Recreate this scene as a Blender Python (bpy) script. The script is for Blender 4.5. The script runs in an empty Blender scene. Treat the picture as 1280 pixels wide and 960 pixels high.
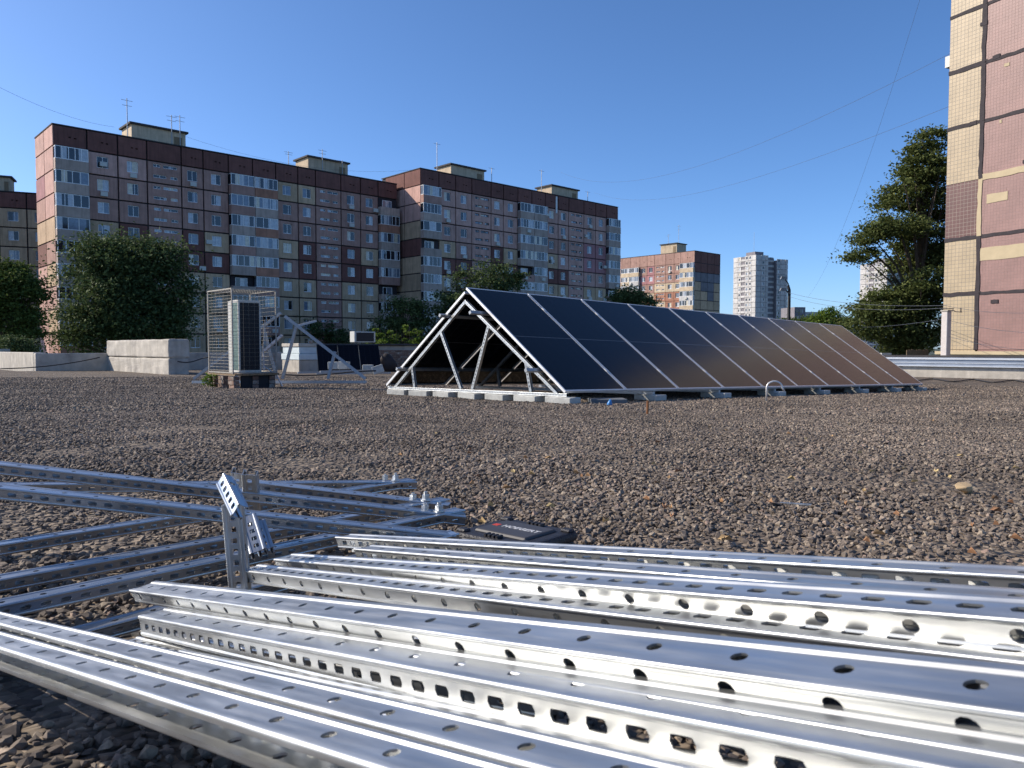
import bpy, math, random
import numpy as np
from mathutils import Vector, Matrix
rnd = random.Random(7)
R = math.radians
SC = bpy.context.scene
COL = SC.collection
H = 0.41                                   # the eye is this far above the gravel

# ------------------------------------------------------------------ camera
cam_d = bpy.data.cameras.new('camera'); cam = bpy.data.objects.new('camera', cam_d); COL.objects.link(cam)
cam_d.sensor_width = 36; cam_d.lens = 27.0
cam_d.clip_start = 0.02; cam_d.clip_end = 6000
cam.location = (0, 0, H); cam.rotation_euler = (R(90 - 2.684), 0, 0)
cam_d.dof.use_dof = True; cam_d.dof.focus_distance = 2.6; cam_d.dof.aperture_fstop = 26
SC.camera = cam
# ------------------------------------------------------------------ sky and sun
SUN_EL = 32.5
sun_dir = Vector((-0.985, 0.17, 0)).normalized() * math.cos(R(SUN_EL)) + Vector((0, 0, math.sin(R(SUN_EL))))
world = bpy.data.worlds.new('World'); SC.world = world; world.use_nodes = True
wn = world.node_tree.nodes; bg = wn['Background']
sky = wn.new('ShaderNodeTexSky'); sky.sky_type = 'NISHITA'; sky.sun_disc = False
sky.sun_elevation = R(SUN_EL); sky.sun_rotation = math.atan2(sun_dir.x, sun_dir.y)
sky.altitude = 100; sky.air_density = 0.65; sky.dust_density = 0.85; sky.ozone_density = 5.5
sky_hs = wn.new('ShaderNodeHueSaturation'); sky_hs.inputs['Saturation'].default_value = 1.08
world.node_tree.links.new(sky.outputs[0], sky_hs.inputs['Color']); world.node_tree.links.new(sky_hs.outputs[0], bg.inputs[0]); bg.inputs[1].default_value = 0.15
sd = bpy.data.lights.new('sun', 'SUN'); sd.energy = 4.3; sd.angle = R(0.53); sd.color = (1.0, 0.90, 0.77)
so = bpy.data.objects.new('sun', sd); COL.objects.link(so)
so.rotation_euler = (-sun_dir).to_track_quat('-Z', 'Y').to_euler()
SC.view_settings.view_transform = 'Standard'; SC.view_settings.look = 'None'
SC.view_settings.exposure = 0.45; SC.view_settings.gamma = 1.0
SC.render.engine = 'CYCLES'
SC.cycles.max_bounces = 6; SC.cycles.diffuse_bounces = 3; SC.cycles.glossy_bounces = 4
SC.cycles.transmission_bounces = 2; SC.cycles.transparent_max_bounces = 4

# ------------------------------------------------------------------ helpers
def gf(y): return y if y < 16 else 16 + (y - 16) * 0.35
def gz(x, y): return -0.0087 * x - 0.0274 * gf(y)
UX, UY = 0.728, 0.6855                      # the block's long axis (u) and cross axis (v)
VX, VY = -0.6855, 0.728
AU = math.atan2(UY, UX)

def mat(name, col, rough=0.85, metal=0.0, var=0.12, scale=6.0, bump=0.0, bscale=40.0, objvar=0.0, spec=0.4,
        stretch=None, col2=None, c2scale=1.0, c2lo=0.5, c2hi=0.6, stain=0.0):
    m = bpy.data.materials.new(name); m.use_nodes = True
    N = m.node_tree.nodes; L = m.node_tree.links; b = N['Principled BSDF']
    b.inputs['Roughness'].default_value = rough; b.inputs['Metallic'].default_value = metal
    b.inputs['Specular IOR Level'].default_value = spec
    tc = N.new('ShaderNodeTexCoord'); vec = tc.outputs['Object']
    if stretch:
        mp = N.new('ShaderNodeMapping'); mp.inputs['Scale'].default_value = stretch; L.new(vec, mp.inputs[0]); vec = mp.outputs[0]
    if objvar > 0:
        oi = N.new('ShaderNodeObjectInfo'); ad = N.new('ShaderNodeVectorMath'); ad.operation = 'MULTIPLY_ADD'
        cx = N.new('ShaderNodeCombineXYZ'); L.new(oi.outputs['Random'], cx.inputs[0]); L.new(oi.outputs['Random'], cx.inputs[1])
        ad.inputs[1].default_value = (37, 53, 11); L.new(cx.outputs[0], ad.inputs[0]); L.new(vec, ad.inputs[2]); vec = ad.outputs[0]
    nz = N.new('ShaderNodeTexNoise'); nz.inputs['Scale'].default_value = scale; nz.inputs['Detail'].default_value = 6
    nz.inputs['Roughness'].default_value = 0.62; L.new(vec, nz.inputs['Vector'])
    mr = N.new('ShaderNodeMapRange'); mr.inputs[1].default_value = 0.25; mr.inputs[2].default_value = 0.75
    mr.inputs[3].default_value = 1 - var * 1.6; mr.inputs[4].default_value = 1 + var * 1.6
    L.new(nz.outputs['Fac'], mr.inputs[0])
    hsv = N.new('ShaderNodeHueSaturation'); hsv.inputs['Color'].default_value = (*col, 1)
    src = None
    if col2:
        n2 = N.new('ShaderNodeTexNoise'); n2.inputs['Scale'].default_value = c2scale; n2.inputs['Detail'].default_value = 8
        n2.inputs['Roughness'].default_value = 0.7; L.new(vec, n2.inputs['Vector'])
        m2 = N.new('ShaderNodeMapRange'); m2.inputs[1].default_value = c2lo; m2.inputs[2].default_value = c2hi; L.new(n2.outputs['Fac'], m2.inputs[0])
        mx = N.new('ShaderNodeMix'); mx.data_type = 'RGBA'; mx.inputs[6].default_value = (*col, 1); mx.inputs[7].default_value = (*col2, 1)
        L.new(m2.outputs[0], mx.inputs[0]); L.new(mx.outputs[2], hsv.inputs['Color'])
    val = mr.outputs[0]
    if objvar > 0:
        mo = N.new('ShaderNodeMapRange'); mo.inputs[3].default_value = 1 - objvar; mo.inputs[4].default_value = 1 + objvar
        L.new(oi.outputs['Random'], mo.inputs[0]); mu = N.new('ShaderNodeMath'); mu.operation = 'MULTIPLY'
        L.new(val, mu.inputs[0]); L.new(mo.outputs[0], mu.inputs[1]); val = mu.outputs[0]
    if stain > 0:                            # rain streaks running down
        ms = N.new('ShaderNodeMapping'); ms.inputs['Scale'].default_value = (1.7, 1.7, 0.12); L.new(vec, ms.inputs[0])
        ns = N.new('ShaderNodeTexNoise'); ns.inputs['Scale'].default_value = 2.2; ns.inputs['Detail'].default_value = 7; L.new(ms.outputs[0], ns.inputs['Vector'])
        r2 = N.new('ShaderNodeMapRange'); r2.inputs[1].default_value = 0.45; r2.inputs[2].default_value = 0.75; r2.inputs[3].default_value = 1; r2.inputs[4].default_value = 1 - stain
        L.new(ns.outputs['Fac'], r2.inputs[0]); mu = N.new('ShaderNodeMath'); mu.operation = 'MULTIPLY'
        L.new(val, mu.inputs[0]); L.new(r2.outputs[0], mu.inputs[1]); val = mu.outputs[0]
    L.new(val, hsv.inputs['Value']); L.new(hsv.outputs[0], b.inputs['Base Color'])
    if bump > 0:
        nb = N.new('ShaderNodeTexNoise'); nb.inputs['Scale'].default_value = bscale; nb.inputs['Detail'].default_value = 5; L.new(vec, nb.inputs['Vector'])
        bp = N.new('ShaderNodeBump'); bp.inputs['Strength'].default_value = bump; bp.inputs['Distance'].default_value = 0.02
        L.new(nb.outputs['Fac'], bp.inputs['Height']); L.new(bp.outputs[0], b.inputs['Normal'])
    return m

def tagit(o, label=None, cat=None, group=None, kind=None):
    if label: o['label'] = label
    if cat: o['category'] = cat
    if group: o['group'] = group
    if kind: o['kind'] = kind
    return o
def empty(name, loc=(0, 0, 0), rz=0.0, label=None, cat=None, group=None):
    o = bpy.data.objects.new(name, None); COL.objects.link(o); o.location = loc; o.rotation_euler = (0, 0, rz)
    o.empty_display_size = 0.1
    return tagit(o, label, cat, group)
def link(name, me, m=None, parent=None, loc=(0, 0, 0), rot=None, scale=None):
    o = bpy.data.objects.new(name, me); COL.objects.link(o); o.location = loc
    if rot is not None: o.rotation_euler = rot
    if scale is not None: o.scale = scale
    if parent is not None: o.parent = parent
    if m is not None:
        if len(me.materials) == 0: me.materials.append(m)
        elif me.materials[0] != m:
            o.material_slots[0].link = 'OBJECT'; o.material_slots[0].material = m
    return o
class MB:
    def __init__(s): s.v = []; s.f = []
    def poly(s, pts):
        n = len(s.v); s.v += [tuple(p) for p in pts]; s.f.append(tuple(range(n, n + len(pts))))
    def box(s, x0, x1, y0, y1, z0, z1):
        n = len(s.v)
        s.v += [(x0, y0, z0), (x1, y0, z0), (x1, y1, z0), (x0, y1, z0), (x0, y0, z1), (x1, y0, z1), (x1, y1, z1), (x0, y1, z1)]
        s.f += [tuple(n + i for i in q) for q in ((0, 3, 2, 1), (4, 5, 6, 7), (0, 1, 5, 4), (1, 2, 6, 5), (2, 3, 7, 6), (3, 0, 4, 7))]
        return s
    def hexa(s, b4, t4):
        n = len(s.v); s.v += [tuple(p) for p in b4] + [tuple(p) for p in t4]
        s.f += [tuple(n + i for i in q) for q in ((0, 3, 2, 1), (4, 5, 6, 7), (0, 1, 5, 4), (1, 2, 6, 5), (2, 3, 7, 6), (3, 0, 4, 7))]
        return s
    def beam(s, p0, p1, w, h, up=(0, 0, 1)):
        p0 = Vector(p0); p1 = Vector(p1); d = (p1 - p0).normalized(); up = Vector(up)
        a = d.cross(up)
        if a.length < 1e-4: a = d.cross(Vector((1, 0, 0)))
        a.normalize(); b = a.cross(d).normalized(); a *= w / 2; b *= h / 2
        return s.hexa([p0 - a - b, p0 + a - b, p1 + a - b, p1 - a - b], [p0 - a + b, p0 + a + b, p1 + a + b, p1 - a + b])
    def tube(s, pts, r, n=6, caps=True):
        pts = [Vector(p) for p in pts]; rr = r if isinstance(r, (list, tuple)) else [r] * len(pts); base = len(s.v); pa = None
        for i, p in enumerate(pts):
            d = (pts[min(i + 1, len(pts) - 1)] - pts[max(i - 1, 0)]).normalized()
            a = pa - d * pa.dot(d) if pa is not None else d.cross(Vector((0.13, 0.21, 1)))
            if a.length < 1e-5: a = d.cross(Vector((1, 0, 0)))
            a.normalize(); pa = a; b = d.cross(a)
            for k in range(n):
                t = 2 * math.pi * k / n; s.v.append(tuple(p + (a * math.cos(t) + b * math.sin(t)) * rr[i]))
        for i in range(len(pts) - 1):
            for k in range(n):
                q = base + i * n; k2 = (k + 1) % n; s.f.append((q + k, q + k2, q + n + k2, q + n + k))
        if caps:
            s.f.append(tuple(base + k for k in reversed(range(n)))); e = base + (len(pts) - 1) * n; s.f.append(tuple(e + k for k in range(n)))
        return s
    def mesh(s, name, smooth=False):
        me = bpy.data.meshes.new(name); me.from_pydata(s.v, [], s.f); me.update()
        if smooth:
            for p in me.polygons: p.use_smooth = True
        return me
    def build(s, name, m, parent=None, loc=(0, 0, 0), rot=None, smooth=False):
        return link(name, s.mesh(name, smooth), m, parent, loc, rot)
def bevel(o, w, seg=2):
    md = o.modifiers.new('bevel', 'BEVEL'); md.width = w; md.segments = seg; md.limit_method = 'ANGLE'; return o
def E(x, y, z): return Vector((x, y, z + H))      # height given from the eye

# ------------------------------------------------------------------ materials
def galv(name, col, rough, bstr=0.08):
    m = mat(name, col, rough=rough, metal=0.88, var=0.16, scale=38, stretch=(0.25, 1, 1), objvar=0.06)
    N = m.node_tree.nodes; L = m.node_tree.links; b = N['Principled BSDF']
    tc = N.new('ShaderNodeTexCoord')
    vo = N.new('ShaderNodeTexVoronoi'); vo.inputs['Scale'].default_value = 240; L.new(tc.outputs['Object'], vo.inputs['Vector'])
    no = N.new('ShaderNodeTexNoise'); no.inputs['Scale'].default_value = 9; no.inputs['Detail'].default_value = 8
    mp = N.new('ShaderNodeMapping'); mp.inputs['Scale'].default_value = (1.5, 14, 14); L.new(tc.outputs['Object'], mp.inputs[0]); L.new(mp.outputs[0], no.inputs['Vector'])
    mr = N.new('ShaderNodeMapRange'); mr.inputs[1].default_value = 0.3; mr.inputs[2].default_value = 0.7
    mr.inputs[3].default_value = rough - 0.08; mr.inputs[4].default_value = rough + 0.14; L.new(no.outputs['Fac'], mr.inputs[0])
    L.new(mr.outputs[0], b.inputs['Roughness'])
    bp = N.new('ShaderNodeBump'); bp.inputs['Strength'].default_value = bstr; bp.inputs['Distance'].default_value = 0.002
    L.new(no.outputs['Fac'], bp.inputs['Height']); L.new(bp.outputs[0], b.inputs['Normal'])
    return m
M = {}
M['galv'] = galv('galvanised_steel', (0.52, 0.53, 0.525), 0.38)
M['galv2'] = galv('galvanised_steel_dull', (0.44, 0.46, 0.48), 0.30)
M['alu'] = mat('aluminium_frame', (0.74, 0.73, 0.71), 0.45, 0.4, var=0.06)
M['purlin'] = mat('mounting_steel', (0.34, 0.35, 0.36), 0.45, 0.5, var=0.1, scale=20)
M['blackframe'] = mat('dark_back_sheet', (0.012, 0.012, 0.014), 0.55, 0, var=0.1)
M['paver'] = mat('concrete_paver', (0.42, 0.42, 0.39), 0.9, var=0.14, scale=9, bump=0.3, objvar=0.12)
M['paverdark'] = mat('dark_paver', (0.13, 0.14, 0.15), 0.85, var=0.14, scale=9, bump=0.3)
M['render'] = mat('cement_render', (0.47, 0.43, 0.365), 0.92, var=0.16, scale=2.3, bump=0.35, bscale=18, stain=0.25, col2=(0.36, 0.33, 0.29), c2scale=1.4, c2lo=0.52, c2hi=0.66)
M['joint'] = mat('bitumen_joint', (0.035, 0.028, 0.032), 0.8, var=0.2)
M['bark'] = mat('bark', (0.08, 0.062, 0.045), 0.95, var=0.3, scale=8, bump=0.5)
M['cable'] = mat('black_cable', (0.02, 0.02, 0.022), 0.6, var=0.05)
M['acwhite'] = mat('cream_casing', (0.55, 0.54, 0.49), 0.5, var=0.06)
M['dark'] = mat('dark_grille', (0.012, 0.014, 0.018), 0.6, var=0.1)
M['brick'] = mat('weathered_brick', (0.20, 0.13, 0.10), 0.92, var=0.25, scale=12, bump=0.4, objvar=0.25, col2=(0.30, 0.27, 0.23), c2scale=5)
M['cageframe'] = mat('weathered_angle_steel', (0.34, 0.32, 0.28), 0.75, 0.1, var=0.2, scale=14)
M['mesh'] = mat('dull_wire', (0.19, 0.18, 0.155), 0.6, 0.3, var=0.1)
M['wood'] = mat('weathered_wood', (0.24, 0.17, 0.10), 0.85, var=0.25, scale=10, stretch=(1, 6, 6), bump=0.3)
M['asphalt'] = mat('street_asphalt', (0.06, 0.06, 0.06), 0.9, var=0.2, scale=0.4, col2=(0.05, 0.07, 0.025), c2scale=0.03, c2lo=0.45, c2hi=0.52)
M['roofing'] = mat('roofing_felt', (0.06, 0.055, 0.055), 0.9, var=0.2, scale=3)

# ------------------------------------------------------------------ ground
def gravel_ground_mat():
    m = bpy.data.materials.new('gravel_bed'); m.use_nodes = True; N = m.node_tree.nodes; L = m.node_tree.links; b = N['Principled BSDF']
    tc = N.new('ShaderNodeTexCoord')
    vo = N.new('ShaderNodeTexVoronoi'); vo.inputs['Scale'].default_value = 45; L.new(tc.outputs['Object'], vo.inputs['Vector'])
    v2 = N.new('ShaderNodeTexVoronoi'); v2.inputs['Scale'].default_value = 22; L.new(tc.outputs['Object'], v2.inputs['Vector'])
    nz = N.new('ShaderNodeTexNoise'); nz.inputs['Scale'].default_value = 0.5; nz.inputs['Detail'].default_value = 6; L.new(tc.outputs['Object'], nz.inputs['Vector'])
    hs = N.new('ShaderNodeSeparateColor'); L.new(vo.outputs['Color'], hs.inputs[0])
    cr = N.new('ShaderNodeValToRGB'); L.new(hs.outputs[0], cr.inputs[0])
    cr.color_ramp.elements[0].color = (0.055, 0.043, 0.035, 1); cr.color_ramp.elements[1].color = (0.24, 0.187, 0.134, 1)
    e = cr.color_ramp.elements.new(0.5); e.color = (0.128, 0.10, 0.072, 1)
    mr = N.new('ShaderNodeMapRange'); mr.inputs[1].default_value = 0.3; mr.inputs[2].default_value = 0.7; mr.inputs[3].default_value = 0.82; mr.inputs[4].default_value = 1.15
    L.new(nz.outputs['Fac'], mr.inputs[0]); hv = N.new('ShaderNodeHueSaturation'); L.new(cr.outputs[0], hv.inputs['Color']); L.new(mr.outputs[0], hv.inputs['Value'])
    L.new(hv.outputs[0], b.inputs['Base Color']); b.inputs['Roughness'].default_value = 0.9
    bp = N.new('ShaderNodeBump'); bp.inputs['Strength'].default_value = 0.9; bp.inputs['Distance'].default_value = 0.03; bp.invert = True
    ad = N.new('ShaderNodeMath'); ad.operation = 'ADD'; L.new(vo.outputs['Distance'], ad.inputs[0]); L.new(v2.outputs['Distance'], ad.inputs[1])
    L.new(ad.outputs[0], bp.inputs['Height']); L.new(bp.outputs[0], b.inputs['Normal'])
    return m
M['gravelbed'] = gravel_ground_mat()
CX, CY = 1.8, 44.4                          # far corner of the roof
def uv(a, b): return (CX + UX * a + VX * b, CY + UY * a + VY * b)
A_U = -25.4                                 # where the left wall stops (u, from the far corner)
def roof_sheet():
    v = []; f = []; idx = {}
    def P(i, j):
        if (i, j) not in idx:
            x, y = uv(i, j); idx[(i, j)] = len(v); v.append((x, y, gz(x, y)))
        return idx[(i, j)]
    for i in range(-66, 1):
        for j in range(-52, 22):
            if j >= 0 and i >= -26: continue
            f.append((P(i, j), P(i + 1, j), P(i + 1, j + 1), P(i, j + 1)))
    me = bpy.data.meshes.new('gravel_roof'); me.from_pydata(v, [], f); me.update()
    return tagit(link('gravel_roof', me, M['gravelbed']), kind='structure')
roof_sheet()
def quadsheet(name, m, x0, x1, y0, y1, z):
    b = MB(); b.poly([(x0, y0, z), (x1, y0, z), (x1, y1, z), (x0, y1, z)]); return tagit(b.build(name, m), kind='structure')
quadsheet('street_ground', M['asphalt'], -2500, 2500, -600, 4500, H - 4.9)

# gravel: every stone real, scattered by geometry nodes
def stone_mat():
    m = bpy.data.materials.new('crushed_stone'); m.use_nodes = True; N = m.node_tree.nodes; L = m.node_tree.links; b = N['Principled BSDF']
    oi = N.new('ShaderNodeObjectInfo'); cr = N.new('ShaderNodeValToRGB'); L.new(oi.outputs['Random'], cr.inputs[0])
    cr.color_ramp.elements[0].color = (0.092, 0.072, 0.057, 1); cr.color_ramp.elements[1].color = (0.39, 0.30, 0.22, 1)
    for p, c in ((0.35, (0.148, 0.116, 0.090, 1)), (0.75, (0.218, 0.172, 0.132, 1)), (0.93, (0.32, 0.26, 0.19, 1)), (0.985, (0.26, 0.18, 0.14, 1))):
        e = cr.color_ramp.elements.new(p); e.color = c
    tc = N.new('ShaderNodeTexCoord'); nz = N.new('ShaderNodeTexNoise'); nz.inputs['Scale'].default_value = 2.2; nz.inputs['Detail'].default_value = 6
    L.new(tc.outputs['Object'], nz.inputs['Vector'])
    mr = N.new('ShaderNodeMapRange'); mr.inputs[1].default_value = 0.3; mr.inputs[2].default_value = 0.7; mr.inputs[3].default_value = 0.75; mr.inputs[4].default_value = 1.25
    L.new(nz.outputs['Fac'], mr.inputs[0]); hv = N.new('ShaderNodeHueSaturation'); L.new(cr.outputs[0], hv.inputs['Color'])
    pn = N.new('ShaderNodeTexNoise'); pn.inputs['Scale'].default_value = 0.55; pn.inputs['Detail'].default_value = 5; L.new(oi.outputs['Location'], pn.inputs['Vector'])
    pr = N.new('ShaderNodeMapRange'); pr.inputs[1].default_value = 0.32; pr.inputs[2].default_value = 0.68; pr.inputs[3].default_value = 0.70; pr.inputs[4].default_value = 1.2; L.new(pn.outputs['Fac'], pr.inputs[0])
    pm_ = N.new('ShaderNodeMath'); pm_.operation = 'MULTIPLY'; L.new(mr.outputs[0], pm_.inputs[0]); L.new(pr.outputs[0], pm_.inputs[1]); L.new(pm_.outputs[0], hv.inputs['Value'])
    L.new(hv.outputs[0], b.inputs['Base Color']); b.inputs['Roughness'].default_value = 0.88
    return m
M['stone'] = stone_mat()
def rock_mesh(seed, n=14, flat=0.62):
    import bmesh
    r = random.Random(seed); bm = bmesh.new()
    for _ in range(n):
        d = Vector((r.gauss(0, 1), r.gauss(0, 1), r.gauss(0, 1))).normalized() * r.uniform(0.8, 1.0)
        bm.verts.new((d.x, d.y * r.uniform(0.7, 1), d.z * flat))
    bmesh.ops.convex_hull(bm, input=bm.verts)
    for v in [v for v in bm.verts if not v.link_faces]: bm.verts.remove(v)
    me = bpy.data.meshes.new('stone'); bm.to_mesh(me); bm.free(); me.materials.append(M['stone']); return me
rocks = bpy.data.collections.new('stone_kinds')
for i in range(8):
    rocks.objects.link(bpy.data.objects.new('stone_kind', rock_mesh(100 + i, 12 + i % 4, 0.5 + 0.08 * (i % 4))))
def scatter(name, zones, seed):
    rs = np.random.default_rng(seed); P = []; S = []
    for (r0, r1, dens, s0, s1, h0, h1) in zones:
        w = 0.60 + 0.06 / max(r1, 1); area = (r1 * r1 - r0 * r0) / 2 * (2 * w * 1.0 * 1.0) * 1.05
        n = int(area * dens); a = rs.uniform(-0.70, 0.70, n); r = np.sqrt(rs.uniform(r0 * r0, r1 * r1, n))
        x = np.sin(a) * r; y = np.cos(a) * r - 0.25
        z = -0.0087 * x - 0.0274 * np.where(y < 16, y, 16 + (y - 16) * 0.35)
        lump = 0.006 * np.sin(x * 3.1 + 1.3 * np.sin(y * 2.3)) * np.sin(y * 2.7 + 0.8 * np.sin(x * 1.9)) + 0.004 * np.sin(x * 9.1 + y * 4) * np.sin(y * 8.3)
        z = z + lump + rs.uniform(h0, h1, n); P.append(np.stack([x, y, z], 1)); S.append(rs.uniform(s0, s1, n) * rs.choice([0.6, 0.85, 1, 1.15, 1.45], n))
    P = np.concatenate(P); S = np.concatenate(S).astype(np.float32)
    keep = (P[:, 0] - CX) * UX + (P[:, 1] - CY) * UY < 0
    bare = np.sin(P[:, 0] * 0.9 + 1.7 * np.sin(P[:, 1] * 0.6)) * np.sin(P[:, 1] * 1.1 + 1.2 * np.sin(P[:, 0] * 0.7)); keep &= (bare < 0.86) | (rs.uniform(0, 1, len(P)) < 0.5)
    P = P[keep]; S = S[keep]
    me = bpy.data.meshes.new(name); me.vertices.add(len(P)); me.vertices.foreach_set('co', P.astype(np.float32).ravel())
    at = me.attributes.new('size', 'FLOAT', 'POINT'); at.data.foreach_set('value', S); me.update()
    o = bpy.data.objects.new(name, me); COL.objects.link(o); tagit(o, kind='stuff')
    ng = bpy.data.node_groups.new('scatter_stones', 'GeometryNodeTree'); N = ng.nodes; L = ng.links
    ng.interface.new_socket('Geometry', in_out='INPUT', socket_type='NodeSocketGeometry'); ng.interface.new_socket('Geometry', in_out='OUTPUT', socket_type='NodeSocketGeometry')
    gi = N.new('NodeGroupInput'); go = N.new('NodeGroupOutput'); ip = N.new('GeometryNodeInstanceOnPoints')
    ci = N.new('GeometryNodeCollectionInfo'); ci.inputs[0].default_value = rocks; ci.inputs['Separate Children'].default_value = True; ci.inputs['Reset Children'].default_value = True
    rv = N.new('FunctionNodeRandomValue'); rv.data_type = 'FLOAT_VECTOR'; rv.inputs[0].default_value = (-0.5, -0.5, 0); rv.inputs[1].default_value = (0.5, 0.5, 6.28)
    na = N.new('GeometryNodeInputNamedAttribute'); na.data_type = 'FLOAT'; na.inputs[0].default_value = 'size'
    L.new(gi.outputs[0], ip.inputs['Points']); L.new(ci.outputs[0], ip.inputs['Instance']); ip.inputs['Pick Instance'].default_value = True
    L.new(rv.outputs[0], ip.inputs['Rotation']); L.new(na.outputs[0], ip.inputs['Scale']); L.new(ip.outputs[0], go.inputs[0])
    md = o.modifiers.new('scatter', 'NODES'); md.node_group = ng
    return o
gr = scatter('gravel', [(0.3, 3.2, 10500, 0.0062, 0.0108, -0.010, 0.008), (3.2, 8, 5200, 0.0078, 0.0125, -0.006, 0.006),
                        (8, 15, 1500, 0.012, 0.019, -0.006, 0.007), (15, 24, 420, 0.016, 0.026, -0.008, 0.008)], 3)
gr['label'] = 'brown grey crushed stone covering the flat roof'

# ------------------------------------------------------------------ perforated steel channel
def hole_r(t, kind):
    if kind == 'round': return 0.0043
    if kind == 'big': return (abs(math.cos(t) / 0.014) ** 5 + abs(math.sin(t) / 0.0075) ** 5) ** (-1.0 / 5)
    if kind == 'square': return (abs(math.cos(t) / 0.0042) ** 6 + abs(math.sin(t) / 0.0042) ** 6) ** (-1.0 / 6)
    a, b, k = (0.0070, 0.0036, 5.0)
    return (abs(math.cos(t) / a) ** k + abs(math.sin(t) / b) ** k) ** (-1.0 / k)
def channel_mesh(name, L, web='slot', sides=('round', 'round'), phase=0.0, nh=10, W=0.034, D=0.019, lips=True, pr=0.05, ps=0.025, taper=0.30):
    # local x along the channel, web on +z, sides on +-y, open on -z
    r = 0.0024; hw = W / 2; hd = D / 2; t = 0.0014
    def arc(cx, cz, a0, a1, n=4): return [(cx + r * math.cos(a0 + (a1 - a0) * i / n), cz + r * math.sin(a0 + (a1 - a0) * i / n)) for i in range(n + 1)]
    pi = math.pi; g = 0.0012; zw = W * 0.27; zs = D * 0.29; st = 0.0016; lp = min(0.007, W * 0.22)
    pts = []; perf = {}
    if lips: pts += [(-hw + lp, -hd + 0.005), (-hw + lp, -hd)]
    pts += arc(-hw + r, -hd + r, 1.5 * pi, pi)
    pts += [(-hw, -zs - st), (-hw + g, -zs)]; perf[len(pts) - 1] = sides[0]
    pts += [(-hw + g, zs), (-hw, zs + st)]
    pts += arc(-hw + r, hd - r, pi, 0.5 * pi)
    pts += [(-zw - st, hd), (-zw, hd - g)]; perf[len(pts) - 1] = web
    pts += [(zw, hd - g), (zw + st, hd)]
    pts += arc(hw - r, hd - r, 0.5 * pi, 0)
    pts += [(hw, zs + st), (hw - g, zs)]; perf[len(pts) - 1] = sides[1]
    pts += [(hw - g, -zs), (hw, -zs - st)]
    pts += arc(hw - r, -hd + r, 0, -0.5 * pi)
    if lips: pts += [(hw - lp, -hd), (hw - lp, -hd + 0.005)]
    n = len(pts); P = [Vector((p[0] * (1 - taper * (hd - p[1]) / D), p[1])) for p in pts]; inn = []
    for i in range(n):
        d = (P[min(i + 1, n - 1)] - P[max(i - 1, 0)]); nn = Vector((d.y, -d.x)).normalized(); inn.append(P[i] + nn * t)   # walking clockwise: inside is on the right
    V = []; F = []
    b0 = 0
    for q in (P, inn):
        for x in (0, L): V += [(x, p.x, p.y) for p in q]
    for i in range(n - 1):
        if perf.get(i): continue
        F.append((i, i + 1, n + i + 1, n + i)); F.append((3 * n + i, 3 * n + i + 1, 2 * n + i + 1, 2 * n + i))
    for i in range(n - 1):
        F.append((2 * n + i, 2 * n + i + 1, i + 1, i)); F.append((n + i, n + i + 1, 3 * n + i + 1, 3 * n + i))
    F.append((0, n, 3 * n, 2 * n)); F.append((n - 1, 2 * n + n - 1, 3 * n + n - 1, n + n - 1))
    for i, kind in perf.items():
        if not kind: continue
        a, b = P[i], P[i + 1]; ai, bi = inn[i], inn[i + 1]; w = (b - a).length / 2; pitch = pr if kind == 'round' else ps
        x = phase % pitch - pitch / 2
        cells = []; xs = max(x, 0)
        k0 = math.ceil((0 - (phase - pitch / 2)) / pitch)
        x = phase - pitch / 2 + k0 * pitch
        cells = []
        if x > 1e-5: cells.append((0, x, False))
        while x + pitch <= L: cells.append((x, x + pitch, True)); x += pitch
        if x < L - 1e-5: cells.append((x, L, False))
        ca = math.atan2(w, pitch / 2)
        angs = sorted(set([2 * pi * k / nh + 0.001 for k in range(nh)] + [ca, pi - ca, pi + ca, 2 * pi - ca]))
        def pt(x, s, inner):                 # s from -w to w across the face
            f = (s / w + 1) / 2; q = (ai.lerp(bi, f) if inner else a.lerp(b, f)); return (x, q.x, q.y)
        for (x0, x1, hole) in cells:
            if not hole:
                m = len(V); V.extend([pt(x0, -w, 0), pt(x1, -w, 0), pt(x1, w, 0), pt(x0, w, 0), pt(x0, -w, 1), pt(x1, -w, 1), pt(x1, w, 1), pt(x0, w, 1)])
                F.append((m, m + 3, m + 2, m + 1)); F.append((m + 4, m + 5, m + 6, m + 7)); continue
            cx = (x0 + x1) / 2; m = len(V); q = len(angs)
            for inner in (0, 1):
                for tt in angs:
                    c, s = math.cos(tt), math.sin(tt); k = min((pitch / 2) / max(abs(c), 1e-9), w / max(abs(s), 1e-9))
                    V.append(pt(cx + c * k, s * k, inner)); rr = hole_r(tt, kind); V.append(pt(cx + c * rr, s * rr, inner))
            for j in range(q):
                j2 = (j + 1) % q; o0, h0, o1, h1 = m + 2 * j, m + 2 * j + 1, m + 2 * j2, m + 2 * j2 + 1; dd = 2 * q
                F.append((o0, h0, h1, o1)); F.append((o0 + dd, o1 + dd, h1 + dd, h0 + dd)); F.append((h0, h0 + dd, h1 + dd, h1))
    me = bpy.data.meshes.new(name); me.from_pydata(V, [], F); me.update()
    for p in me.polygons: p.use_smooth = True
    me.set_sharp_from_angle(angle=R(32))
    return me
def frame_rot(d, zup):
    x = d.normalized(); z = (zup - x * zup.dot(x)).normalized(); y = z.cross(x)
    return Matrix((x, y, z)).transposed()
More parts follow.
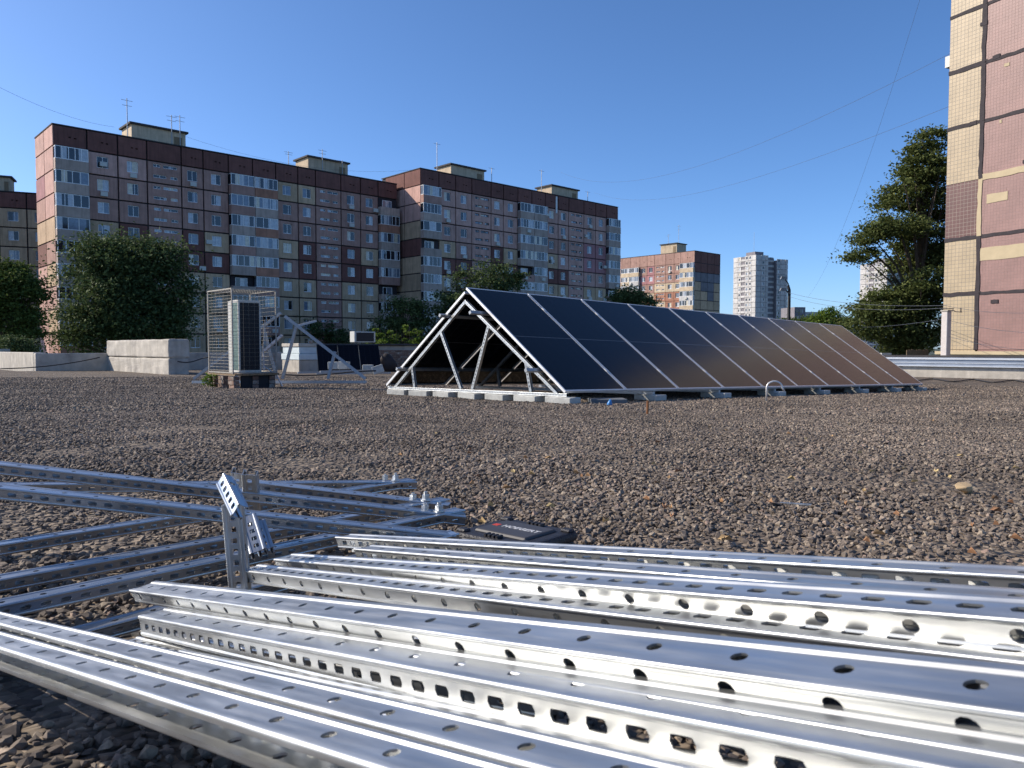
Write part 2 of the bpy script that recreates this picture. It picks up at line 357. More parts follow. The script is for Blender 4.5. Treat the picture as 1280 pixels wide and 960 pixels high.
def place_channel(name, P0, P1, typ, m, parent=None, W=0.034, D=0.019, tilt=0.0, **kw):
    """P0,P1 lie on the middle of the upper face. typ A: a side is up and the slotted web faces the camera; B: web up; C: a side up, open towards the camera"""
    P0 = Vector(P0); P1 = Vector(P1); d = (P1 - P0).normalized(); side = d.cross(Vector((0, 0, 1))).normalized()
    if side.y > 0: side = -side             # towards the camera
    up = side.cross(d); up = up if up.z > 0 else -up
    if tilt: q = Matrix.Rotation(tilt, 3, d); side = q @ side; up = q @ up
    zl = {'A': side, 'B': up, 'C': -side}[typ]; off = D / 2 if typ == 'B' else W / 2
    rot = frame_rot(d, zl); mw = Matrix.Translation(P0 - up * off) @ rot.to_4x4()
    me = channel_mesh(name, (P1 - P0).length, W=W, D=D, **kw)
    o = link(name, me, m); 
    if parent is not None: o.parent = parent; o.matrix_local = parent.matrix_basis.inverted() @ mw
    else: o.matrix_world = mw
    return o
def dirv(az, el): return Vector((math.cos(R(el)) * math.cos(R(az)), math.cos(R(el)) * math.sin(R(az)), math.sin(R(el))))
GR = 'loose galvanised channels piled in the foreground'
def rail(P, az, el, back, fwd, typ, label, m='galv', phase0=0.0, **kw):
    d = dirv(az, el); P = E(*P)
    o = place_channel('steel_channel', P - d * back, P + d * fwd, typ, M[m], phase=back + phase0, **kw)
    return tagit(o, label, 'steel channel', GR)
SL = dict(web='round', sides=('slot', 'slot')); RD = dict(web='round', sides=('round', 'round')); WS = dict(web='slot', sides=('round', 'round'))
rail((0.187 + 0.024, 0.704 + 0.027, -0.206), -48.6, 9.0, 0.715, 0.42, 'B', 'rearmost channel of the foreground pile, slots facing up, touching the tool case line', **WS)
rail((0.187, 0.704, -0.191), -48.6, 9.0, 0.70, 0.42, 'B', 'second channel from the back of the pile, round holes in a blue tinted top', **SL)
rail((0.183, 0.62, -0.184), -48.7, 9.0, 0.60, 0.42, 'B', 'third channel from the back of the pile, notch like slots along its grey front side', **SL)
rail((-0.258 - 0.012, 1.01 + 0.008, -0.281), -52.0, 10.7, 0.095, 1.15, 'B', 'fourth channel from the back, slots on top and round holes in its smoky grey side', **WS, tilt=R(6))
rail((-0.332 - 0.008, 1.022 + 0.010, -0.299), -49.6, 10.1, 0.045, 1.05, 'B', 'channel with cut end just right of the upright bracket, oval holes in its side', **WS, tilt=R(4))
rail((-0.375, 1.045, -0.335), -49.6, 9.0, 0.06, 0.5, 'B', 'low channel with a short stub showing left of the upright bracket foot', **WS)
rail((-0.482, 1.01, -0.317), -48.3, 11.2, 0.035, 1.35, 'B', 'broad bright channel across the middle of the pile with the largest round holes on top', W=0.038, tilt=R(9), **RD)
rail((-0.392, 0.861, -0.302), -48.0, 11.6, 0.05, 1.22, 'B', 'channel with a row of dark rectangular slots facing the camera', W=0.037, D=0.024, tilt=R(3), taper=0.05, **SL)
rail((-0.212, 0.69, -0.2535), -48.5, 11.8, 0.27, 0.95, 'B', 'dull grey channel squeezed between the slotted channel and the broad bright one', **SL)
rail((-0.545, 1.135, -0.418), -38.5, 8.4, 0.03, 0.75, 'B', 'lowest channel of the pile, thin bright end below the slotted channel', **WS)
rail((-0.105, 0.493, -0.226), -45.7, 11.7, 0.33, 0.75, 'B', 'channel with sunlit white slots in its pale top, near the bottom centre', **WS)
rail((-0.30, 0.735, -0.300), -45.5, 11.0, 0.22, 0.9, 'B', 'thin channel wedged low between the slotted channel and the upper open one', W=0.028, D=0.016, **WS)
rail((-0.44, 0.860, -0.345), -43.5, 10.4, 0.10, 0.8, 'B', 'short low channel just above the upper open one, its end in shade', W=0.028, D=0.016, **SL)
CC = dict(taper=0.0, web='slot', sides=('round', 'round'), W=0.023, D=0.029)
rail((-0.605, 0.901, -0.321), -43.1, 10.0, 0.45, 1.15, 'C', 'upper of two open channels crossing the lower left corner, light spots inside', **CC)
rail((-0.491, 0.738, -0.286), -42.4, 10.0, 0.45, 1.0, 'C', 'lower of two open channels crossing the lower left corner, rounded rim nearest', **CC)

# folded triangular frames lying left of the pile
def ray_at(px, py, z):                      # point seen at (px, py) of the photo at height z from the eye
    a = (px - 640) / 960; b = -(py - 480) / 960; c, s = math.cos(R(2.684)), math.sin(R(2.684))
    d = Vector((a, c + b * s, -s + b * c)); return E(*(d * (z / d.z)))
def bolt(P, parent, name='bolt'):
    b = MB(); x, y, z = P
    b.tube([(x, y, z), (x, y, z + 0.02)], 0.0045, 8); b.tube([(x, y, z), (x, y, z + 0.003)], 0.012, 10); b.tube([(x, y, z + 0.003), (x, y, z + 0.013)], 0.009, 6)
    b.tube([(x - 0.03, y + 0.012, z), (x - 0.03, y + 0.012, z + 0.015)], 0.0035, 8); b.tube([(x - 0.03, y + 0.012, z + 0.001), (x - 0.03, y + 0.012, z + 0.011)], 0.0085, 6)
    o = b.build(name, M['galv']); o.parent = parent; return o
def folded_frame(apex, hi, lo, zhi, zlo, label, hi_len, lo_len, zap, mm='galv2', bolts=True, hz=None):
    root = empty('folded_frame', (0, 0, 0), 0, label, 'mounting frame', 'folded mounting frames stacked left of the pile')
    A = ray_at(*apex, zap); ext = 0.05 if bolts else 0.012
    for (px, py), z, ln, typ, off in ((hi, zhi, hi_len, 'A', 0.0), (lo, zlo, lo_len, 'A', -0.0)):
        B = ray_at(px, py, z); d = (B - A).normalized(); P0 = A - d * ext; P1 = A + d * ln
        place_channel('leg', P0, P1, 'B', M[mm], root, W=0.036, D=0.022, phase=0.02, web='round', sides=('slot', 'slot'))
    if bolts: bolt(A + Vector((-0.005, 0.0, 0.001)), root)
    return root
folded_frame((552, 640), (9, 579.1), (50, 742), -0.222, -0.345, 'folded frame with bolt stub nearest the tool case, upper leg reaching the left edge', 1.35, 1.15, -0.338)
folded_frame((535, 626), (342, 603.5), (32, 715), -0.310, -0.348, 'folded frame second from the far side, upper leg just behind the long one', 0.46, 1.3, -0.345)
folded_frame((497, 601), (20, 604), (60, 669), -0.30, -0.352, 'farthest folded frame, its thin upper leg lying almost level, small bolt at the tip', 1.5, 1.45, -0.355)
folded_frame((561, 666), (15.4, 608.3), (129, 778), -0.232, -0.385, 'front folded frame whose upper leg ends against the black tool case', 1.1, 1.0, -0.341, bolts=False)

# upright brackets hinged to the frames
BG = 'upright brackets standing on the folded frames'
def strip(name, a, b, w, face, m, parent, **kw):
    d = Vector(b) - Vector(a); me = channel_mesh(name, d.length, W=w, **kw); o = link(name, me, m); o.parent = parent
    o.matrix_local = Matrix.Translation(Vector(a)) @ frame_rot(d, Vector(face)).to_4x4(); return o
KB = dict(taper=0.0, D=0.017, phase=0.012, ps=0.0155, web='square')
t = empty('upright_bracket', (0, 0, 0), 0, 'tall near bracket of shiny channel with square slots and a bent top arm', 'bracket', BG)
strip('strut', ray_at(300.5, 739, -0.335), ray_at(291, 630, -0.212), 0.027, (0.02, -1, 0.1), M['galv'], t, **KB)
strip('arm', ray_at(300, 640, -0.214), ray_at(281, 601, -0.185), 0.021, (-0.15, -0.95, 0.1), M['galv2'], t, **KB)
r2 = empty('upright_bracket', (0, 0, 0), 0, 'low slotted bracket leaning just behind the foot of the tall near one', 'bracket', BG)
strip('strut', ray_at(324, 692, -0.33), ray_at(311, 648, -0.285), 0.028, (0.3, -0.95, 0.1), M['galv2'], r2, **KB)
strip('strut', ray_at(333, 690, -0.33), ray_at(322, 655, -0.295), 0.026, (0.4, -0.9, 0.1), M['galv2'], r2, **KB)
r3 = empty('upright_bracket', (0, 0, 0), 0, 'bracket rising behind the second frame leg, right one of two small tips', 'bracket', BG)
strip('strut', ray_at(316, 645, -0.34), ray_at(312.5, 591, -0.245), 0.030, (0.1, -1, 0.1), M['galv'], r3, **KB)
r4 = empty('upright_bracket', (0, 0, 0), 0, 'farthest bracket, left one of two small tips above the frame legs', 'bracket', BG)
strip('strut', ray_at(299, 625, -0.345), ray_at(298, 589, -0.27), 0.030, (0.1, -1, 0.1), M['galv'], r4, **KB)

# ------------------------------------------------------------------ tool case
def tool_case():
    mc = mat('black_plastic', (0.022, 0.021, 0.024), 0.5, var=0.15, scale=30, bump=0.25, bscale=260)
    mg = mat('grey_plastic', (0.05, 0.048, 0.05), 0.5, var=0.1); z = -0.350
    c = [ray_at(*p, z) for p in ((563, 658), (638, 645), (728, 660), (650, 679))]
    ctr = sum(c, Vector()) / 4; ax = ((c[2] - c[1]) + (c[3] - c[0])).normalized(); ax.z = 0; ang = math.atan2(ax.y, ax.x)
    lx = ((c[2] - c[1]).length + (c[3] - c[0]).length) / 2; ly = ((c[0] - c[1]).length + (c[3] - c[2]).length) / 2
    hh = 0.065; root = empty('tool_case', (ctr.x, ctr.y, ctr.z - hh), ang, 'closed black plastic tool case with white lettering and a red mark on its lid', 'tool case')
    a, b = lx / 2, ly / 2
    bd = bevel(MB().box(-a, a, -b, b, 0.0, 0.036).build('body', mc, root), 0.006, 2)
    ld = MB().box(-a - 0.002, a + 0.002, -b - 0.002, b + 0.002, 0.039, hh - 0.006).build('lid', mc, root); bevel(ld, 0.008, 3)
    pl = MB(); pl.hexa([(-a * .72, -b * .62, hh - 0.0065), (a * .72, -b * .62, hh - 0.0065), (a * .72, b * .62, hh - 0.0065), (-a * .72, b * .62, hh - 0.0065)],
                       [(-a * .68, -b * .56, hh - 0.001), (a * .68, -b * .56, hh - 0.001), (a * .68, b * .56, hh - 0.001), (-a * .68, b * .56, hh - 0.001)])
    bevel(pl.build('lid_panel', mg, root), 0.0015, 1)
    for sx in (-1, 1):
        for sy in (-1, 1):
            q = MB(); q.box(sx * a * .86 - 0.012, sx * a * .86 + 0.012, sy * b * .8 - 0.010, sy * b * .8 + 0.010, hh - 0.008, hh - 0.001); bevel(q.build('corner_block', mc, root), 0.003, 1)
    rb = MB()
    for i in range(4):
        for sy in (-1, 1): rb.box(-0.018 + i * 0.010, -0.013 + i * 0.010, sy * b * .80 - 0.008, sy * b * .80 + 0.008, hh - 0.007, hh - 0.0005)
    o = rb.build('ribs', mc, root); o['kind'] = 'stuff'
    for sx in (-1, 1):
        bevel(MB().box(sx * a * .55 - 0.012, sx * a * .55 + 0.012, -b - 0.008, -b - 0.001, 0.022, 0.052).build('latch', mg, root), 0.002, 1)
    bevel(MB().box(-a - 0.011, -a - 0.002, -b * 0.5, b * 0.5, 0.025, 0.047).build('hinge', mc, root), 0.003, 1)
    tx = bpy.data.curves.new('lettering', 'FONT'); tx.body = 'HOEGERT'; tx.size = 0.020; tx.extrude = 0.0002; tx.align_x = 'CENTER'; tx.align_y = 'CENTER'; tx.offset = 0.0006
    to = bpy.data.objects.new('lettering', tx); COL.objects.link(to); to.parent = root; to.location = (0.012, 0.002, hh - 0.0006); to.rotation_euler = (0, 0, 0)
    tx.materials.append(mat('white_print', (0.5, 0.5, 0.5), 0.6, var=0.02))
    lg = MB(); lg.box(-a * .62, -a * .62 + 0.014, -0.006, 0.008, hh - 0.001, hh - 0.0006); lg.build('red_mark', mat('red_print', (0.5, 0.05, 0.03), 0.6, var=0.02), root)
tool_case()

# ------------------------------------------------------------------ solar array
def solar_mat():
    m = bpy.data.materials.new('solar_cells'); m.use_nodes = True; N = m.node_tree.nodes; L = m.node_tree.links; b = N['Principled BSDF']
    tc = N.new('ShaderNodeTexCoord'); sp = N.new('ShaderNodeSeparateXYZ'); L.new(tc.outputs['Object'], sp.inputs[0])
    def lines(out, per, w):
        d = N.new('ShaderNodeMath'); d.operation = 'DIVIDE'; L.new(out, d.inputs[0]); d.inputs[1].default_value = per
        f = N.new('ShaderNodeMath'); f.operation = 'FRACT'; L.new(d.outputs[0], f.inputs[0])
        c = N.new('ShaderNodeMath'); c.operation = 'LESS_THAN'; L.new(f.outputs[0], c.inputs[0]); c.inputs[1].default_value = w; return c.outputs[0]
    a = lines(sp.outputs[0], 0.1845, 0.035); c = lines(sp.outputs[1], 0.0925, 0.03)
    mx = N.new('ShaderNodeMath'); mx.operation = 'MAXIMUM'; L.new(a, mx.inputs[0]); L.new(c, mx.inputs[1])
    mid = N.new('ShaderNodeMath'); mid.operation = 'ABSOLUTE'; s = N.new('ShaderNodeMath'); s.operation = 'SUBTRACT'; L.new(sp.outputs[1], s.inputs[0]); s.inputs[1].default_value = 1.135
    L.new(s.outputs[0], mid.inputs[0]); ml = N.new('ShaderNodeMath'); ml.operation = 'LESS_THAN'; L.new(mid.outputs[0], ml.inputs[0]); ml.inputs[1].default_value = 0.006
    m1 = N.new('ShaderNodeMix'); m1.data_type = 'RGBA'; m1.inputs[6].default_value = (0.0045, 0.005, 0.0085, 1); m1.inputs[7].default_value = (0.020, 0.021, 0.028, 1); L.new(mx.outputs[0], m1.inputs[0])
    m2 = N.new('ShaderNodeMix'); m2.data_type = 'RGBA'; m2.inputs[7].default_value = (0.12, 0.12, 0.12, 1); L.new(m1.outputs[2], m2.inputs[6]); L.new(ml.outputs[0], m2.inputs[0])
    L.new(m2.outputs[2], b.inputs['Base Color']); b.inputs['Roughness'].default_value = 0.17; b.inputs['IOR'].default_value = 1.23
    nz = N.new('ShaderNodeTexNoise'); nz.inputs['Scale'].default_value = 1.3; nz.inputs['Detail'].default_value = 3; L.new(tc.outputs['Object'], nz.inputs['Vector'])
    bp = N.new('ShaderNodeBump'); bp.inputs['Strength'].default_value = 0.1; bp.inputs['Distance'].default_value = 0.02; L.new(nz.outputs['Fac'], bp.inputs['Height']); L.new(bp.outputs[0], b.inputs['Normal'])
    return m
M['cells'] = solar_mat()
PWd, PLn, PT = 1.134, 2.278, 0.032
def panel_meshes():
    f = MB(); e = 0.021
    f.box(0, e, 0, PLn, -PT, 0.0); f.box(PWd - e, PWd, 0, PLn, -PT, 0.0); f.box(e, PWd - e, 0, e, -PT, 0); f.box(e, PWd - e, PLn - e, PLn, -PT, 0)
    g = MB(); g.box(e, PWd - e, e, PLn - e, -0.008, -0.002)
    return f.mesh('panel_frame'), g.mesh('cell_sheet')
PFM, PGM = panel_meshes()
CLM = []
def cached_clamp():
    if not CLM: CLM.append(MB().box(-0.022, 0.022, -0.03, 0.03, -0.03, 0.006).mesh('clamp'))
    return CLM[0]
ARR_O = (-0.654, 10.40); TILT = R(35.5); HB = 1.83
AZ = R(43.0); eu = Vector((math.cos(AZ), math.sin(AZ), 0)); ev = Vector((-math.sin(AZ), math.cos(AZ), 0))
slope_u = -0.285 / 11.5
def arr(u, v, w):                           # u along the ridge, v across (positive = far left), w above the gravel
    x = ARR_O[0] + eu.x * u + ev.x * v; y = ARR_O[1] + eu.y * u + ev.y * v
    z0 = gz(*ARR_O) + slope_u * u + (gz(ARR_O[0] + ev.x, ARR_O[1] + ev.y) - gz(*ARR_O)) * v
    return Vector((x, y, z0 + w))
def chan_plain(b, p0, p1, W=0.041, up=(0, 0, 1)):
    b.beam(p0, p1, W, W, up)
def a_frame(u, root, fine=False, hb=HB, ridge=1.40):
    fr = MB(); hgt = ridge - 0.14
    def P(v, w): return arr(u, v, w)
    fo = None
    lw = lambda v: 0.13 + (1.86 - abs(v)) * 0.7133 - 0.125
    segs = {'base_rail': [(P(-hb - 0.03, 0.105), P(hb + 0.06, 0.105))],
            'leg': [(P(-1.70, lw(1.70)), P(0.02, lw(0.02))), (P(1.70, lw(1.70)), P(0.0, lw(0.0)))],
            'strut': [(P(-0.12, 0.13), P(-0.46, lw(0.46) - 0.02)), (P(0.12, 0.13), P(0.56, lw(0.56) - 0.02)), (P(-1.25, 0.13), P(-1.16, lw(1.16) - 0.01)), (P(1.20, 0.13), P(1.26, lw(1.26) - 0.01))]}
    for nm, ls in segs.items():
        for (a, b_) in ls:
            if fine:
                d = b_ - a; L = d.length; me = channel_mesh(nm, L, phase=0.02, W=0.041 if nm != 'strut' else 0.045, D=0.041, nh=6, ps=0.05, pr=0.1, taper=0, web='big' if nm == 'strut' else 'slot')
                face = -eu if nm != 'base_rail' else -eu
                o = link(nm, me, M['galv']); o.parent = root; o.matrix_local = root.matrix_basis.inverted() @ (Matrix.Translation(a) @ frame_rot(d, face).to_4x4())
            else:
                b = MB(); chan_plain(b, a, b_); o = b.build(nm, M['purlin']); o.parent = root; o.matrix_local = root.matrix_basis.inverted()
def solar_array():
    root = empty('solar_array', arr(0, 0, 0), 0, 'long tent shaped row of dark solar panels on a galvanised frame over the gravel', 'solar array')
    inv = root.matrix_basis.inverted(); frames = [0.06, 1.75, 3.35, 5.0, 6.6, 8.25, 9.85, 11.3]
    for i, u in enumerate(frames): a_frame(u, root, fine=(i == 0))
    for side in (-1, 1):
        for t in (0.24, 0.80):
            # purlins between legs and panels, sticking out at the near end
            v = side * (1.86 * (1 - t)); w = 0.13 + (1.86 - abs(v)) * 0.7133 - 0.052
            a = arr(-0.20 if side < 0 else -0.12, v, w); b = arr(11.55, v, w); pb = MB(); pb.beam(a, b, 0.041, 0.041, (0, -side * math.sin(TILT), math.cos(TILT)))
            o = pb.build('purlin', M['purlin']); o.parent = root; o.matrix_local = inv
        n = Vector(); 
        for k in range(10):
            u0 = 0.0 + k * (PWd + 0.018)
            foot = arr(u0 if side < 0 else u0 + PWd, side * 1.86, 0.13); 
            xa = eu.copy() * (1 if side < 0 else -1); xa.z = slope_u * (1 if side < 0 else -1); xa.normalize()
            ya = (-ev * side * math.cos(TILT) + Vector((0, 0, math.sin(TILT)))); za = xa.cross(ya).normalized(); ya = za.cross(xa)
            mw = Matrix.Translation(foot + za * 0.035) @ Matrix((xa, ya, za)).transposed().to_4x4()
            pn = link('solar_panel', PFM, M['alu']); pn.parent = root; pn.matrix_local = inv @ mw
            link('cell_sheet', PGM, M['cells'], pn)
            if k < 9:
                for yy in (0.42, 1.86):
                    cl = link('clamp', cached_clamp(), M['alu'], pn, (PWd + 0.009 if side < 0 else -0.009, yy, 0.0))
    # end clamps between the panels
    # concrete pavers
    gp = 'concrete pavers under the solar array rails'
    me = MB().box(-0.2, 0.2, -0.1, 0.1, 0, 0.075).mesh('concrete_paver')
    vs = [-1.78, -1.22, -0.66, -0.1, 0.46, 1.02, 1.58, 1.95]
    names = ['rightmost', 'second from the right', 'third from the right', 'fourth from the right', 'fourth from the left', 'third from the left', 'second from the left', 'leftmost']
    for i, v in enumerate(vs[:-1]):
        p = arr(0.06, v, -0.004 + 0.012); o = link('concrete_paver', me, M['paver'], None, p, (R(rnd.uniform(-1, 1)), R(rnd.uniform(-1, 1)), AZ + R(90 + rnd.uniform(-6, 6))))
        nm = ['rightmost', 'second from the right', 'third from the right', 'middle', 'third from the left', 'second from the left', 'leftmost'][i]
        bevel(o, 0.006, 1); tagit(o, 'pale concrete paver, %s under the near base rail of the solar array' % nm, 'paver', gp)
    for i, u in enumerate(frames[1:]):
        o = link('concrete_paver', me, M['paver'], None, arr(u, -1.80, 0.012), (0, 0, AZ + R(90 + rnd.uniform(-5, 5)))); bevel(o, 0.006, 1)
        nm = ['first', 'second', 'third', 'fourth', 'fifth', 'sixth', 'seventh'][i]
        tagit(o, 'white paver under the long front edge, %s from the near corner of the array' % nm, 'paver', gp)
    o = MB().box(-0.22, 0.22, -0.15, 0.15, 0, 0.06).build('concrete_paver', M['paverdark'], None, arr(0.62, -2.0, 0.0), (0, 0, 0.05)); bevel(o, 0.006, 1)
    tagit(o, 'dark grey paving slab lying on the gravel at the near corner of the array', 'paver')
solar_array()

# ------------------------------------------------------------------ unfinished second frame, panels leaning at the wall
def second_frame():
    root = empty('mounting_frame', E(-3.9, 16.6, -0.8), 0, 'bare triangular mounting frame without panels standing behind the caged air conditioner', 'mounting frame')
    inv = root.matrix_basis.inverted(); ML = M['purlin']
    def S(px, py, D): 
        zc = D; a = (px - 640) / 960; return E(a * D, D, (435.5 - py) / 960 * D)
    L = [('leg', (357, 396, 16.6), (457, 474, 16.3)), ('leg', (352, 392, 16.6), (242, 474, 17.0)), ('base_rail', (458, 478, 16.3), (240, 478, 17.1)),
         ('strut', (371, 408, 16.6), (353, 474, 16.5)), ('strut', (419, 440, 16.5), (410, 474, 16.4)), ('strut', (330, 410, 16.8), (346, 474, 16.8)), ('strut', (288, 442, 16.9), (296, 474, 16.9)),
         ('purlin', (372, 408, 16.6), (395, 402, 18.4)), ('purlin', (353, 420, 16.7), (330, 440, 15.9)),]
    for nm, a, b in L:
        q = MB(); q.beam(S(*a), S(*b), 0.06, 0.045, (0, -1, 0.1)); o = q.build(nm, ML); o.parent = root; o.matrix_local = inv
second_frame()
def leaning_panels():
    for k, lab in enumerate(('left', 'middle', 'right')):
        D0 = 26.0; x0 = (398 - 640) / 960 * D0; s = k * 0.72
        ax = Vector((0.95, 0.31, 0)).normalized(); foot = E(x0, D0, -0.775) + ax * s
        ya = (Vector((-0.31, 0.95, 0)) * 0.55 + Vector((-0.02, 0, 0.70))).normalized(); za = ax.cross(ya).normalized()
        mw = Matrix.Translation(foot) @ Matrix((ax, ya, za)).transposed().to_4x4()
        pn = link('propped_module', bpy.data.meshes.get('lean_frame') or lean_meshes()[0], M['blackframe']); pn.matrix_world = mw
        link('cell_sheet', bpy.data.meshes['lean_sheet'], M['cells'], pn)
        tagit(pn, '%s of the three black panels propped before the low back wall' % lab, 'solar panel', 'panels propped at the low back wall')
def lean_meshes():
    f = MB(); e = 0.014; w, l = 0.70, 1.16
    f.box(0, e, 0, l, -PT, 0.0); f.box(w - e, w, 0, l, -PT, 0.0); f.box(e, w - e, 0, e, -PT, 0); f.box(e, w - e, l - e, l, -PT, 0)
    g = MB(); g.box(e, w - e, e, l - e, -0.008, -0.002); return f.mesh('lean_frame'), g.mesh('lean_sheet')
leaning_panels()
def small_blocks():
    me = MB().box(-0.16, 0.16, -0.11, 0.11, 0, 0.24).mesh('concrete_block')
    for i, (px, py, D, lab) in enumerate(((430, 462, 24.0, 'left'), (460, 466, 24.0, 'middle'), (474, 467, 23.0, 'right tilted'), (417, 462, 25.0, 'leftmost small'))):
        o = link('concrete_block', me, M['paver'], None, E((px - 640) / 960 * D, D, (435.5 - py) / 960 * D), (0, R(-18 if 'tilted' in lab else 0), R(rnd.uniform(-20, 20)))); bevel(o, 0.01, 1)
        tagit(o, '%s white concrete block on the gravel before the black leaning panels' % lab, 'concrete block', 'blocks before the leaning panels')
    q = MB(); D = 22.5
    for (a, b, py) in ((395, 488, 468), (372, 440, 466.5), (400, 470, 465)):
        q.beam(E((a - 640) / 960 * D, D, (435.5 - py) / 960 * D), E((b - 640) / 960 * (D + 1), D + 1, (435.5 - py + 1.5) / 960 * (D + 1)), 0.06, 0.05)
    o = q.build('rail_bundle', M['purlin']); tagit(o, 'loose grey rails lying on the gravel before the leaning panels', 'rail bundle')
small_blocks()

# ------------------------------------------------------------------ caged air conditioner
def cage_ac():
    X0, Y0 = -5.16, 14.2; g0 = gz(X0, Y0)
    # local frame: x along v (to the far left), y along u, origin at the near corner
    def loc(a, b, z): return Vector((X0 + VX * a + UX * b, Y0 + VY * a + UY * b, z + g0 - 0.01))
    ang = math.atan2(VY, VX)
    LX, LY, ZD, ZT = 1.10, 0.86, 0.285, 1.86
    # local y axis is u mirrored: rotate by angle of v, local -y is u
    root = empty('wire_cage', loc(0, 0, 0), ang, 'open wire mesh cage on a low brick and timber base around a tall air conditioner', 'cage')
    fr = MB(); t = 0.022
    for (x, y) in ((0, 0), (LX, 0), (0, -LY), (LX, -LY)): fr.box(x - t / 2, x + t / 2, y - t / 2, y + t / 2, ZD, ZT)
    for z in (ZD + 0.02, ZT):
        fr.box(0, LX, -t / 2, t / 2, z - t / 2, z + t / 2); fr.box(0, LX, -LY - t / 2, -LY + t / 2, z - t / 2, z + t / 2)
        fr.box(-t / 2, t / 2, -LY, 0, z - t / 2, z + t / 2); fr.box(LX - t / 2, LX + t / 2, -LY, 0, z - t / 2, z + t / 2)
    fr.build('cage_frame', M['cageframe'], root)
    def side(x0, y0, x1, y1, nx, nz):
        q = MB(); 
        for i in range(1, nx):
            x = x0 + (x1 - x0) * i / nx; y = y0 + (y1 - y0) * i / nx; q.tube([(x, y, ZD), (x, y, ZT)], 0.0018, 4, False)
        for i in range(1, nz): 
            z = ZD + (ZT - ZD) * i / nz; q.tube([(x0, y0, z), (x1, y1, z)], 0.0026 if y0 == y1 == 0 else 0.002, 4, False)
        o = q.build('wire_mesh', M['mesh'], root); o['kind'] = 'stuff'
    side(0, 0, LX, 0, 6, 26); side(0, 0, 0, -LY, 8, 20); side(LX, 0, LX, -LY, 6, 20); side(0, -LY, LX, -LY, 6, 20)
    q = MB()
    for i in range(1, 10): q.tube([(LX * i / 10, 0, ZT), (LX * i / 10, -LY, ZT)], 0.0035, 4, False)
    for i in range(1, 8): q.tube([(0, -LY * i / 8, ZT), (LX, -LY * i / 8, ZT)], 0.0035, 4, False)
    o = q.build('wire_mesh', M['mesh'], root); o['kind'] = 'stuff'
    for k in range(6):
        MB().box(-0.06, LX + 0.12, -0.145 - k * 0.148, -0.005 - k * 0.148, ZD - 0.035, ZD - 0.002 + 0.003 * (k % 2)).build('deck_board', M['wood'], root)
    bm_ = MB().box(0, 0.24, 0, 0.115, 0, 0.068).mesh('brick')
    for (x, y) in ((0.0, -0.12), (0.45, -0.12), (0.9, -0.12), (0.0, -0.5), (0.0, -0.83), (0.9, -0.83)):
        for z in range(3): link('brick', bm_, M['brick'], root, (x + rnd.uniform(-.01, .01), y + rnd.uniform(-.01, .01), z * 0.078 + 0.005), (0, 0, R(rnd.uniform(-3, 3))))
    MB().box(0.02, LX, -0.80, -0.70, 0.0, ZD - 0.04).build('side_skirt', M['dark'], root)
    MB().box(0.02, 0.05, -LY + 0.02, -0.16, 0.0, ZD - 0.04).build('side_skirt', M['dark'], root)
    # the unit itself
    ac = empty('air_conditioner', loc(0.10, 0.16, ZD), ang, 'tall cream cased air conditioner unit with dark grille inside the wire cage', 'air conditioner')
    ux, uy, uz = 0.34, 0.44, 1.38
    cs = MB(); e = 0.03
    cs.box(0, ux, -uy, 0, 0.0, 0.06); cs.box(0, ux, -uy, 0, uz - 0.05, uz)
    for (x, y) in ((0, 0), (ux - e, 0), (0, -uy + e), (ux - e, -uy + e)): cs.box(x, x + e, y - e, y, 0.06, uz - 0.05)
    cs.box(ux - 0.01, ux + 0.12, -uy, -0.0, 0.02, uz - 0.01)
    cs.build('casing', M['acwhite'], ac)
    fin = MB().box(0.012, ux - 0.01, -0.012, -0.008, 0.06, uz - 0.05); fin.build('coil', mat('green_coil', (0.09, 0.15, 0.135), 0.5, 0.2, var=0.3, scale=14), ac)
    MB().box(0.008, 0.012, -uy + e, -e, 0.06, uz - 0.05).build('fan_grille', M['dark'], ac)
    gl = MB()
    for i in range(22): gl.box(0.001, 0.006, -uy + e, -e, 0.09 + i * 0.057, 0.096 + i * 0.057)
    for i in range(9): gl.box(0.0, 0.004, -uy + e + i * 0.045, -uy + e + i * 0.045 + 0.005, 0.06, uz - 0.05)
    gl.build('grille_bars', M['cable'], ac)
    # old fan box and pipes in the cage
    pb = MB(); pb.tube([loc(0.5, 0.75, 0.35), loc(0.45, 0.7, 0.9), loc(0.6, 0.6, 1.2)], 0.012, 6); pb.tube([loc(0.25, 0.72, 0.33), loc(0.4, 0.78, 0.7), loc(0.35, 0.8, 1.3)], 0.012, 6)
    pb.tube([loc(0.05, 1.0, 0.02), loc(0.1, 0.9, 0.25), loc(0.3, 0.75, 0.4)], 0.014, 6); tagit(pb.build('coolant_pipe', M['alu']), 'thin bent coolant pipes beside the caged air conditioner', 'pipe')
cage_ac()

# ------------------------------------------------------------------ roof walls
def uvbox(b, px, py, lu, lv, z0, z1):       # box with a corner at (px,py), running lu along u and lv along v
    c = [(px, py), (px + UX * lu, py + UY * lu), (px + UX * lu + VX * lv, py + UY * lu + VY * lv), (px + VX * lv, py + VY * lv)]
    b.hexa([(x, y, z0) for x, y in c], [(x, y, z1) for x, y in c]); return b
ax, ay = -0.62 * 27, 27.0
def zt(py, D): return H + (435.3 - py) / 960 * D
b = MB(); uvbox(b, ax, ay, 20.0, 0.35, -1.2, zt(442, 27)); o = b.build('roof_wall', M['render']); bevel(o, 0.02, 1)
tagit(o, 'long low rendered parapet in shade at left behind the gravel', 'parapet wall')
b = MB(); uvbox(b, ax + VX * 0.36, ay + VY * 0.36, 0.35, 14, -1.2, zt(441, 27)); o = b.build('roof_wall', M['render']); bevel(o, 0.02, 1)
